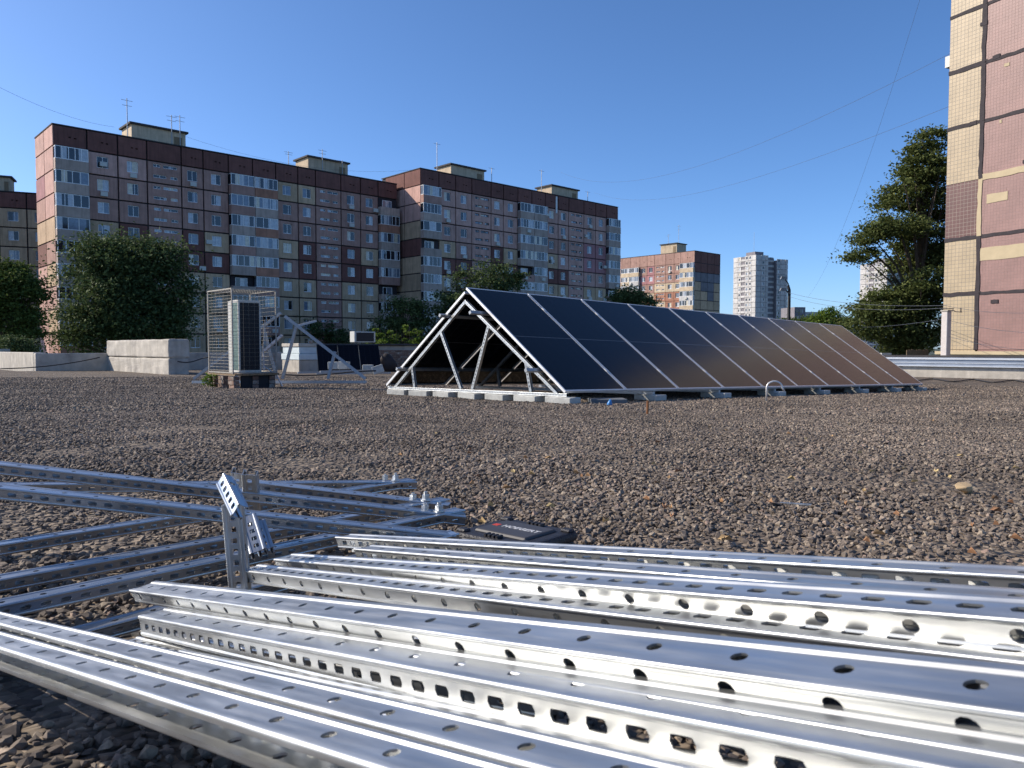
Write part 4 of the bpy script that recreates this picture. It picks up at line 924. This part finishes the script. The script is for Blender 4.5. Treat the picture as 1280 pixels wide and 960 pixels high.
def building_b():
    # corner at photo x 867; the lit side runs along v, the shaded gable along u
    root = empty('apartment_block', (54.6 + VX * 42, 231 + VY * 42, H), math.atan2(-VY, -VX), 'distant salmon and yellow panel block with a dark gable, right of the long block', 'apartment block')
    wl = [3.4, 3.83, 2.8, 2.8, 4.15, 3.2, 2.4, 4.9]; ty = 'BBWWSWWB'
    pad = 42 - sum(wl); cols = [('W', pad / 4)] * 4 + list(zip(ty, wl))
    pt = ['SSYTYT'] * 4 + ['W', 'W', 'SRSYTT', 'RRSYTT', 'SSYTYT', 'SSYTTT', 'SSYTTT', 'W']
    block(root, cols, pt, 25.6, 10, 3.4, 14.2, -5, seed=21, bal_cols='WWYY', parcol='S', gap=0.12, ac=0.1)
    end_wall(root, 42, [3.4, 3.6, 3.6, 3.6], ['MMMM', 'KKKK', 'CKKC', 'CCKC', 'CCCC', 'CCCC', 'CCCC', 'CCCC', 'CCCC', 'CCCC'], 25.6, 3.4, 2.8, 1, gap=0.2)
    roof_house(root, 27.5, 3.0, 6.0, 5, 3.2, 29.1); mast(root, 33.5, 4, 29.1, 9.0); mast(root, 30, 3.5, 32, 3.5)
building_b()
def point_tower(X, Y, ztop, label, ang, seed):
    root = empty('tower_block', (X, Y, H), ang, label, 'tower block'); fl = int((ztop + 5) / 2.85)
    def face(px, py, rz, cols, out=0.0, hz=0.0):
        t = empty('tmp', (px, py, 0), rz); Wd = sum(c[1] for c in cols)
        x = 0; rs = random.Random(seed + int(px * 7))
        for ci, (ty, w) in enumerate(cols):
            for r in range(fl):
                z = ztop - (r + 1) * 2.85 - hz
                if ty == 'P': link('facade_panel', cached(('tp', w), lambda: panel_hole(w - .2, 2.65, [])), FAC['W'], t, (x + .1, 0, z + .1))
                elif ty == 'W':
                    link('facade_panel', cached(('tw', w), lambda: panel_hole(w - .2, 2.65, [(w / 2 - .75, w / 2 + .55, .9, 2.2)])), FAC['W'], t, (x + .1, 0, z + .1))
                    link('window', cached(('twp',), lambda: pane_mesh(1.3, 1.3)), M['pane'], t, (x + w / 2 - .65, 0.15, z + 1.0))
                elif ty == 'L':
                    link('balcony', cached(('tb', w), lambda: MB().box(0.05, w - 0.05, -0.0, 0.9, 0, 1.1).mesh('balcony')), FAC['W'], t, (x, 0.0, z + .1))
                    link('window', cached(('tbp', w), lambda: pane_mesh(w - .1, 1.5)), M['pane'], t, (x + .05, 0.5, z + 1.2))
            x += w
        for c in list(t.children):
            m = t.matrix_basis @ c.matrix_basis; c.parent = root; c.matrix_basis = m
        bpy.data.objects.remove(t)
    MB().box(0.3, 8.6, 0.3, 17.5, -5, ztop - .4).box(8.6, 15.0, 2.3, 17.5, -5, ztop - 1.2).box(15.0, 22.7, 0.3, 17.5, -5, ztop - 2.4).build('wall_core', FAC['K'], root)
    face(0, 0, 0, [('P', 3.6), ('W', 3.4), ('P', 1.9)]); face(8.9, 2.0, 0, [('L', 2.8), ('L', 3.2)], hz=0.5); face(14.9, 0, 0, [('W', 3.0), ('P', 3.2), ('P', 2.0)], hz=1.6)
    face(0, 17.8, R(-90), [('P', 3.8), ('W', 2.6), ('L', 3.0), ('W', 2.8), ('W', 2.6), ('P', 3.0)])
    MB().box(3, 9, 4, 11, ztop - 0.3, ztop + 2.2).build('roof_house', FAC['K'], root); mast(root, 4, 6, ztop + 2, 11, 0)
point_tower(131.9, 418.0, 50.5, 'tall white sixteen storey tower standing alone on the skyline', R(25), 3)
point_tower(204.0, 420.0, 47.0, 'white tower half hidden behind the big tree at right', R(25), 5)
def low_block():
    root = empty('office_block', (121.0, 330.0, H), R(8), 'low blue and white building beyond the street lamp', 'building')
    for i, (x, w, h, c) in enumerate(((0, 5, 17.5, 'K'), (5, 7, 15.5, 'W'), (12, 9, 12.5, 'K'), (21, 8, 10, 'W'))):
        MB().box(x, x + w - 0.05, i * 0.3, 12, -5, h).build('wing', FAC[c], root)
        for r in range(4): 
            o = MB(); 
            for k in range(int(w // 2)): o.box(x + .5 + k * 2, x + 1.8 + k * 2, i * 0.3 - 0.05, i * 0.3 - 0.003, h - 2.4 - r * 3, h - 1.0 - r * 3)
            o.build('window', M['pane'], root)
low_block()

# ------------------------------------------------------------------ near tiled building at right
def tile_mat(name, tile, grout, s, rough=0.5):
    m = bpy.data.materials.new(name); m.use_nodes = True; N = m.node_tree.nodes; L = m.node_tree.links; b = N['Principled BSDF']
    tc = N.new('ShaderNodeTexCoord'); mp = N.new('ShaderNodeMapping'); mp.inputs['Rotation'].default_value = (R(90), 0, 0); L.new(tc.outputs['Object'], mp.inputs[0])
    br = N.new('ShaderNodeTexBrick'); br.offset = 0; br.inputs['Scale'].default_value = 1; br.inputs['Brick Width'].default_value = s; br.inputs['Row Height'].default_value = s
    br.inputs['Mortar Size'].default_value = s * 0.055; br.inputs['Mortar Smooth'].default_value = 0.2; br.inputs['Color1'].default_value = (*tile, 1); br.inputs['Color2'].default_value = (*[c * 0.9 for c in tile], 1); br.inputs['Mortar'].default_value = (*grout, 1)
    L.new(mp.outputs[0], br.inputs['Vector']); nz = N.new('ShaderNodeTexNoise'); nz.inputs['Scale'].default_value = 0.9; nz.inputs['Detail'].default_value = 8; L.new(tc.outputs['Object'], nz.inputs['Vector'])
    hv = N.new('ShaderNodeHueSaturation'); mr = N.new('ShaderNodeMapRange'); mr.inputs[1].default_value = 0.3; mr.inputs[2].default_value = 0.7; mr.inputs[3].default_value = 0.86; mr.inputs[4].default_value = 1.1
    L.new(nz.outputs['Fac'], mr.inputs[0]); L.new(br.outputs['Color'], hv.inputs['Color']); L.new(mr.outputs[0], hv.inputs['Value']); L.new(hv.outputs[0], b.inputs['Base Color']); b.inputs['Roughness'].default_value = rough
    bp = N.new('ShaderNodeBump'); bp.inputs['Strength'].default_value = 0.5; bp.inputs['Distance'].default_value = 0.01; bp.invert = True; L.new(br.outputs['Fac'], bp.inputs['Height']); L.new(bp.outputs[0], b.inputs['Normal'])
    return m
TC = tile_mat('cream_tile', (0.42, 0.325, 0.20), (0.22, 0.19, 0.15), 0.19); TM = tile_mat('maroon_tile', (0.10, 0.034, 0.030), (0.26, 0.21, 0.17), 0.19)
TP = tile_mat('pink_tile', (0.27, 0.15, 0.13), (0.22, 0.135, 0.12), 0.15); CRM = mat('cream_plaster', (0.46, 0.375, 0.24), 0.85, var=0.06, scale=2)
def rough_strip(w, h, seed, amp=0.06, n=None, d=0.03):
    """irregular smeared seam: a strip in x,z, front at y=-d"""
    r = random.Random(seed); b = MB(); vert = h > w; Ln = max(w, h); n = n or max(4, int(Ln / 0.35)); A = []; B = []
    for i in range(n + 1):
        t = Ln * i / n; e0 = r.uniform(-amp, amp) * 0.6; e1 = r.uniform(-amp, amp) * 0.6
        if vert: A.append((e0, t)); B.append((w + e1, t))
        else: A.append((t, e0)); B.append((t, h + e1))
    for i in range(n):
        q = [A[i], A[i + 1], B[i + 1], B[i]] if vert else [A[i], A[i + 1], B[i + 1], B[i]]
        b.poly([(x, -d, z) for x, z in q]); 
        for (p0, p1) in ((A[i], A[i + 1]), (B[i], B[i + 1])): b.poly([(p0[0], -d, p0[1]), (p1[0], -d, p1[1]), (p1[0], 0.01, p1[1]), (p0[0], 0.01, p0[1])])
    return b
def tower_right():
    ang = math.atan2(-0.898, 0.44)
    root = empty('tiled_building', (22.1, 39.5, H), ang, 'tall building at the right edge clad in cream and pink tiles with black seams', 'apartment building')
    z0s = [-0.1 + 2.78 * i for i in range(-1, 10)]
    MB().box(0.02, 16.0, 0.35, 18.0, -4.9, 27.6).build('wall_core', M['joint'], root)
    MB().box(-0.1, 16.2, -0.1, 18.1, 27.65, 28.0).build('roof', M['roofing'], root)
    for i, z in enumerate(z0s):
        h = 2.78 - 0.02
        me = cached(('rt1', h), lambda: panel_hole(1.72, h, [], 0.3)); link('facade_panel', me, TM if i == 3 else TC, root, (0, 0, z + 0.02))
        for k, x in enumerate((1.84, 5.6, 9.2, 12.8)):
            w = (3.62, 3.5, 3.5, 3.2)[k]; me = cached(('rt', k, h), lambda: panel_hole(w, h, [], 0.3)); link('facade_panel', me, TP, root, (x, 0, z + 0.02))
        if z > 2:
            sm = CRM if i == 4 else M['joint']
            if i != 4 : rough_strip(1.95, 0.17 if i % 2 else 0.2, i, 0.05).build('seam', M['joint'], root, (-0.02, 0, z - 0.08))
            rough_strip(14.2, 0.30 if i == 4 else 0.15, 40 + i, 0.04).build('seam', CRM if i == 4 else M['joint'], root, (1.8, 0, z - 0.08))
    for i, z in enumerate(z0s):                # upright seam, cream where it was patched
        if z < -1: continue
        me = rough_strip(0.20, 2.76, 80 + i, 0.05, d=0.035).build('seam', CRM if i == 3 else M['joint'], root, (1.66, 0, z + 0.02))
    rough_strip(14.0, 0.62, 120, 0.03, d=0.02).build('plaster_patch', CRM, root, (1.72, 0, 4.25)); rough_strip(1.0, 0.42, 121, 0.03, d=0.02).build('plaster_patch', CRM, root, (2.1, 0, 7.0))
    for (x, z, w, h) in ((2.75, 13.3, 0.25, 0.12), (2.6, 10.7, 0.12, 0.14)): rough_strip(w, h, int(x * 9), 0.03, d=0.02).build('plaster_patch', CRM, root, (x, 0, z))
    for (x, z) in ((1.15, 10.95), (2.2, 13.8), (1.55, 15.6), (3.75, 8.55), (2.45, 2.15)): rough_strip(0.35, 0.18, int(z * 5), 0.03, d=0.045).build('seam', M['joint'], root, (x, 0, z))
    MB().box(-0.25, 16.3, -0.22, 0.28, -0.32, -0.16).box(-0.2, 16.2, -0.12, 0.3, -4.9, -0.33).build('plinth', CRM, root)
    # street side (facing away) with windows, so that it reads as a whole building
    b2 = math.pi / 2
    for i, z in enumerate(z0s):
        for k in range(5):
            me = cached(('rs', i == 0), lambda: panel_hole(3.4, 2.70, [(1.0, 2.4, 0.9, 2.3)], 0.3)); link('facade_panel', me, TP if k % 2 else TC, root, (16.32, 0.2 + k * 3.5, z + 0.04), (0, 0, b2))
            fm = cached('rsf', lambda: win_frame(1.38, 1.38, (0.5,))); f = link('window', fm, M['frame'], root, (16.22, 1.21 + k * 3.5, z + 0.95), (0, 0, b2)); link('pane', cached('rsp', lambda: pane_mesh(1.38, 1.38)), M['pane'], f, (0, 0.035, 0))
    q = MB(); q.box(-0.42, -0.02, 0.25, 0.95, 14.3, 14.85); q.build('air_conditioner', M['acwhite'], root)
    # post before the wall
    D = 35.5; x = (1181 - 640) / 960 * D
    r2 = empty('wall_post', (x, D, H), ang, 'pale upright square post with cable hooks standing before the tiled wall', 'post')
    bevel(MB().box(-0.14, 0.16, -0.14, 0.16, -4.5, 1.68).build('shaft', mat('pale_concrete', (0.55, 0.50, 0.47), 0.85, var=0.08), r2), 0.02, 1)
    MB().box(-0.17, 0.19, -0.17, 0.19, 1.683, 1.74).build('cap', M['render'], r2)
    MB().tube([(-0.3, 0, 1.80), (0.35, 0, 1.80)], 0.02, 5).tube([(0.3, 0, 1.75), (0.45, 0, 1.65), (0.75, 0, 1.62)], 0.02, 5).tube([(0.7, 0, 1.62), (0.7, 0, 1.82)], 0.025, 5).build('hook', M['cable'], r2)
    # small board fence
    fr = empty('board_fence', E((1133 - 640) / 960 * 42, 42, -0.35), R(10), 'short weathered board fence in front of the right hand tree', 'fence')
    for i in range(9): MB().box(i * 0.15, i * 0.15 + 0.135, 0, 0.03, -1.5, 0.24 + 0.02 * (i % 3)).build('board', M['wood'], fr)
    o = MB().box(0, 0.5, 0, 0.4, -1.5, 0.16).build('concrete_block', M['paver'], None, E((1102 - 640) / 960 * 40, 40, -0.42)); tagit(o, 'pale block on the parapet line just right of the array tip', 'concrete block')
tower_right()

# ------------------------------------------------------------------ street lamp and wires
def lamp():
    D = 62.0; X = (985 - 640) / 960 * D; root = empty('street_lamp', (X, D, H - 4.9), 0, 'dark double armed street lamp rising behind the array ridge', 'street lamp'); s = D / 960
    zt_ = 4.9 + (435 - 363) * s; b = MB(); b.tube([(0, 0, 0), (0, 0, zt_), (-0.1 * 1, 0, zt_ + 6 * s)], [0.16, 0.12, 0.1], 8); b.build('post', M['cable'], root)
    MB().tube([(-0.02, 0, zt_ - 4 * s), (-1 * s * 0 - 0.35, 0, zt_ + 1 * s), (-6 * s, 0, zt_ + 0.5 * s)], 0.05, 6).build('arm', M['cable'], root)
    MB().tube([(0, 0, zt_), (-1.5 * s, 0, zt_ + 8 * s), (-5 * s, 0, zt_ + 13 * s)], 0.05, 6).build('arm', M['cable'], root)
    for (x, z) in ((-7 * s, zt_ + 15 * s), (-7.5 * s, zt_ + 0.8 * s)):
        h = MB(); h.hexa([(x - .28, -.12, z - .1), (x + .22, -.12, z - .1), (x + .22, .12, z - .1), (x - .28, .12, z - .1)], [(x - .18, -.08, z + .12), (x + .22, -.05, z + .08), (x + .22, .05, z + .08), (x - .18, .08, z + .12)]); h.build('lamp_head', M['purlin'], root)
lamp()
M['wiregrey'] = mat('grey_wire', (0.10, 0.11, 0.13), 0.6, var=0.05)
def wire(a, b, sag, r, label, n=24, g='overhead wires'):
    (x0, y0, D0), (x1, y1, D1) = a, b; P0 = E((x0 - 640) / 960 * D0, D0, (435 - y0) / 960 * D0); P1 = E((x1 - 640) / 960 * D1, D1, (435 - y1) / 960 * D1); pts = []
    for i in range(n + 1): t = i / n; p = P0.lerp(P1, t); p.z -= sag * 4 * t * (1 - t); pts.append(p)
    tagit(MB().tube(pts, r, 4, False).build('overhead_wire', M['wiregrey']), label, 'wire', g)
wire((983, 366, 62), (1182, 382, 35.5), 0.35, 0.0096, 'thin wire from the street lamp to the post, upper strand crossing the right tree')
wire((985, 371, 62), (1182, 385, 35.5), 0.45, 0.0096, 'thin wire from the street lamp to the post, lower strand crossing the right tree')
wire((1050, 408, 60), (1182, 398, 35.5), 0.2, 0.0084, 'faint low wire crossing the foot of the right tree')
wire((1183, 383, 35.5), (1330, 388, 30), 0.2, 0.0084, 'topmost thin wire running right across the pink tiles from the post')
wire((1183, 400, 35.5), (1330, 416, 30), 0.2, 0.0084, 'middle thin wire running right across the pink tiles')
wire((1183, 420, 35.5), (1330, 438, 30), 0.2, 0.0084, 'lowest thin wire running right across the pink tiles')
wire((700, 218, 150), (1178, 74, 42), 4.0, 0.0106, 'long faint wire sweeping up the sky to the tiled building, upper one')
wire((742, 243, 160), (1178, 138, 42), 3.0, 0.0099, 'long faint wire sweeping up the sky to the tiled building, lower one')
wire((1008, 372, 120), (1150, -30, 50), 3.0, 0.0084, 'faint wire climbing steeply up the sky right of the white tower')
wire((-40, 88, 60), (150, 163, 92), 0.8, 0.0114, 'faint wire in the upper left sky reaching the block roof')
wire((230, 172, 100), (530, 214, 124), 2.0, 0.0114, 'faint wire strung along the long block roof between antennas')

# ------------------------------------------------------------------ trees
def leaf_mat(name, c0, c1, trans=0.25):
    m = bpy.data.materials.new(name); m.use_nodes = True; N = m.node_tree.nodes; L = m.node_tree.links; b = N['Principled BSDF']
    ge = N.new('ShaderNodeNewGeometry'); cr = N.new('ShaderNodeValToRGB'); L.new(ge.outputs['Random Per Island'], cr.inputs[0])
    cr.color_ramp.elements[0].color = (*c0, 1); cr.color_ramp.elements[1].color = (*c1, 1); L.new(cr.outputs[0], b.inputs['Base Color'])
    b.inputs['Roughness'].default_value = 0.7; b.inputs['Specular IOR Level'].default_value = 0.15
    tr = N.new('ShaderNodeBsdfTranslucent'); L.new(cr.outputs[0], tr.inputs[0]); mx = N.new('ShaderNodeMixShader'); mx.inputs[0].default_value = trans
    L.new(b.outputs[0], mx.inputs[1]); L.new(tr.outputs[0], mx.inputs[2]); L.new(mx.outputs[0], N['Material Output'].inputs[0]); return m
LM = {'dark': leaf_mat('dark_leaves', (0.042, 0.066, 0.026), (0.13, 0.175, 0.065)), 'mid': leaf_mat('mid_leaves', (0.045, 0.075, 0.018), (0.125, 0.165, 0.04)),
      'bright': leaf_mat('bright_leaves', (0.07, 0.12, 0.02), (0.17, 0.24, 0.04), 0.4), 'olive': leaf_mat('olive_leaves', (0.048, 0.072, 0.020), (0.155, 0.175, 0.055))}
def crown(blobs, n, size, seed, clump=0.5, flat=1.0):
    """blobs: (x,y,z,rx,rz). leaves sit in many small clumps so that gaps show"""
    rs = np.random.default_rng(seed); B = np.array(blobs, float); vol = B[:, 3] ** 2 * B[:, 4]; pb = vol ** 0.8; pb /= pb.sum()
    nc = max(30, int(n / 70)); k = rs.choice(len(B), nc, p=pb); d = rs.normal(size=(nc, 3)); d /= np.linalg.norm(d, axis=1)[:, None]
    rad = rs.uniform(0.3, 1.0, nc) ** 0.5 * rs.choice([1, 1, 1, 1.12], nc); C = B[k, :3] + d * rad[:, None] * np.stack([B[k, 3], B[k, 3], B[k, 4]], 1)
    j = rs.choice(nc, n, p=(lambda q: q / q.sum())(rs.uniform(0.15, 1, nc) ** 2)); cs = rs.uniform(0.5, 1.5, nc)[j][:, None]; P = C[j] + rs.normal(size=(n, 3)) * clump * cs * np.array([1, 1, 0.5 * flat])
    s = size * rs.uniform(0.6, 1.25, n); a = rs.normal(size=(n, 3)); a[:, 2] *= 0.6; a /= np.linalg.norm(a, axis=1)[:, None]
    up = rs.normal(size=(n, 3)) + np.array([0, 0, 0.9]); b = np.cross(a, up); b /= np.linalg.norm(b, axis=1)[:, None]
    V = np.empty((n, 4, 3)); V[:, 0] = P - a * s[:, None] * .5; V[:, 1] = P + b * s[:, None] * .26; V[:, 2] = P + a * s[:, None] * .5; V[:, 3] = P - b * s[:, None] * .26
    V[:, [1, 3], 2] += (s * 0.08)[:, None]
    me = bpy.data.meshes.new('crown'); me.vertices.add(4 * n); me.vertices.foreach_set('co', V.astype(np.float32).ravel())
    me.loops.add(4 * n); me.loops.foreach_set('vertex_index', np.arange(4 * n, dtype=np.int32)); me.polygons.add(n); me.polygons.foreach_set('loop_start', np.arange(0, 4 * n, 4, dtype=np.int32)); me.update(); me.validate()
    return me, C
def tree(name, X, Y, zbase, blobs, n, size, leaf, label, cat='tree', trunk=0.3, seed=1, clump=0.5, group=None, flat=1.0):
    root = empty(name, (X, Y, zbase), 0, label, cat, group); bl = [(x, y, z - zbase, rx, rz) for x, y, z, rx, rz in blobs]
    me, C = crown(bl, n, size, seed, clump, flat); link('crown', me, LM[leaf], root)
    b = MB(); rs = random.Random(seed); top = max(q[2] for q in bl)
    b.tube([(0, 0, 0), (0.1, 0.05, top * .3), (-0.1, 0.1, top * .62), (0.05, 0, top * .9)], [trunk, trunk * .75, trunk * .45, trunk * .12], 8)
    for (x, y, z, rx, rz) in bl:
        z0 = max(0.15 * top, z * 0.55); b.tube([(0, 0.02, z0), (x * .5, y * .5, z0 + (z - z0) * .65), (x, y, z)], [trunk * .38, trunk * .2, trunk * .06], 5)
    for c in C[:: max(1, len(C) // 90)]:
        z0 = c[2] * 0.8; b.tube([(c[0] * .45, c[1] * .45, z0), tuple(c)], [trunk * .10, trunk * .03], 4)
    b.build('trunk', M['bark'], root); return root
def pxb(px, py, D, rpx, rpz, X, Y): s = D / 960; return ((px - 640) * s - X + 0, D - Y, (435 - py) * s + H, rpx * s, rpz * s)
def ptree(name, D, base_px, blobs, n, size, leaf, label, zb=-4.9, **kw):
    X = (base_px - 640) / 960 * D
    L = [pxb(a, b_, D + dz, r1, r2_, X, D) for a, b_, r1, r2_, dz in blobs]
    return tree(name, X, D, H + zb, L, n, size, leaf, label, **kw)
ptree('broad_tree', 76, 165, [(150, 330, 34, 30, 0), (118, 320, 22, 20, -1), (185, 330, 34, 28, 0), (205, 365, 36, 36, 1), (140, 380, 42, 40, -2), (110, 405, 32, 32, -3), (175, 400, 50, 42, 0), (222, 400, 22, 30, 0), (130, 352, 28, 24, 0), (100, 432, 24, 20, -3), (160, 300, 12, 10, 0), (205, 312, 16, 12, 0), (124, 302, 13, 12, -1), (96, 345, 13, 9, -1), (88, 395, 12, 10, -3), (236, 365, 10, 12, 1), (218, 325, 12, 8, 1), (172, 292, 7, 7, 0), (240, 392, 9, 9, 0), (84, 420, 10, 9, -3)], 52000, 0.36, 'dark', 'broad dark green tree standing before the left end of the long block', seed=3, clump=0.8, trunk=0.45)
ptree('round_tree', 66, 15, [(5, 360, 34, 30, 0), (30, 375, 24, 34, 0), (0, 400, 40, 36, 1), (36, 410, 18, 28, 0), (-30, 380, 34, 40, 0), (20, 345, 20, 16, 0)], 26000, 0.32, 'mid', 'dense tree at the left edge with sunlit yellow green top', seed=5, trunk=0.35)
ptree('hedge_bush', 48, 16, [(18, 432, 16, 10, 0), (4, 436, 14, 9, 0), (32, 437, 10, 7, 0)], 5000, 0.16, 'dark', 'small dark rounded bush above the parapet at the left edge', cat='bush', seed=6, trunk=0.08, clump=0.25)
ptree('spreading_tree', 56, 1148, [(1160, 180, 20, 14, 0), (1150, 215, 34, 20, 0), (1130, 250, 34, 20, 1), (1165, 255, 30, 28, 2), (1118, 285, 38, 14, -1), (1085, 296, 24, 10, -1), (1075, 322, 18, 9, 0), (1150, 300, 32, 26, 2), (1165, 345, 26, 30, 1), (1128, 330, 20, 14, 2), (1135, 375, 30, 24, 0), (1160, 400, 30, 34, 0), (1105, 385, 32, 22, -1), (1082, 405, 26, 24, -2), (1125, 420, 36, 24, -1), (1195, 300, 24, 60, 2), (1110, 345, 12, 8, 0), (1140, 195, 16, 9, 0), (1102, 262, 14, 8, 0), (1068, 300, 10, 6, 0), (1125, 232, 14, 9, -1), (1150, 350, 20, 18, -2), (1168, 215, 16, 22, -1)], 80000, 0.25, 'olive', 'tall spreading tree with layered boughs beside the tiled building', seed=8, clump=0.42, trunk=0.4, flat=0.7)
ptree('dark_tree', 104, 510, [(508, 395, 28, 22, 0), (490, 412, 22, 20, 0), (528, 415, 20, 18, 0), (470, 425, 14, 12, 0)], 11000, 0.4, 'dark', 'dark tree before the inner corner of the long block', seed=9, clump=0.6)
ptree('dark_tree', 106, 605, [(585, 352, 22, 22, 0), (615, 350, 26, 24, 0), (640, 355, 16, 20, 0), (600, 390, 50, 40, 0), (560, 395, 28, 26, 0)], 20000, 0.4, 'dark', 'dark tree rising directly behind the near end of the array ridge', seed=10, clump=0.6)
ptree('dark_tree', 118, 385, [(375, 408, 22, 16, 0), (400, 414, 22, 14, 0), (350, 412, 16, 12, 0), (425, 420, 16, 10, 0)], 8000, 0.4, 'dark', 'low dark tree clump behind the bare triangular frame', seed=14, clump=0.6)
ptree('dark_tree', 125, 790, [(785, 374, 18, 12, 0), (800, 380, 18, 14, 0), (768, 382, 12, 12, 0), (812, 390, 10, 10, 0)], 9000, 0.42, 'dark', 'dark round tree before the salmon block, just over the array ridge', seed=11, clump=0.6)
ptree('street_tree', 92, 1036, [(1034, 398, 16, 12, 0), (1046, 404, 14, 12, 0), (1022, 404, 10, 9, 0), (1036, 388, 5, 7, 0)], 6500, 0.3, 'bright', 'light green young tree beyond the street lamp', seed=12, clump=0.4)
ptree('street_tree', 120, 1000, [(993, 402, 12, 8, 0), (1010, 406, 12, 8, 0), (975, 405, 9, 7, 0)], 4000, 0.36, 'mid', 'low green tree around the foot of the street lamp', seed=13, clump=0.4)
def vines():
    D = 34.5; X = (496 - 640) / 960 * D; root = empty('leafy_shrub', (X, D, H - 1.2), 0, 'bright sunlit leafy shrub with upright shoots behind the brick wall', 'shrub')
    bl = []; s = D / 960; rs = random.Random(4); st = MB()
    for i in range(30):
        px = 456 + i * 3.3; top = 409 + rs.uniform(0, 9)
        for k in range(5): py = top + (k * 7); bl.append(((px - 640) * s - X + rs.uniform(-.08, .08), rs.uniform(-.4, .4), (435 - py) * s + 1.2, 0.05 + 0.05 * k, 0.13))
        st.tube([((px - 640) * s - X, 0, 0.2), ((px - 640) * s - X, 0, (435 - top) * s + 1.2)], 0.01, 4)
    me, _ = crown(bl, 9000, 0.12, 4, 0.07); link('crown', me, LM['bright'], root); st.build('stem', M['bark'], root)
    X, Y = -5.75, 14.55; r2 = empty('weed', (X, Y, gz(X, Y)), 0, 'small green weed growing at the left foot of the wire cage', 'plant')
    me, _ = crown([(0, 0, 0.15, 0.08, 0.13), (0.05, 0, 0.25, 0.05, 0.06)], 260, 0.06, 2, 0.03); link('leaves', me, LM['bright'], r2)
vines()
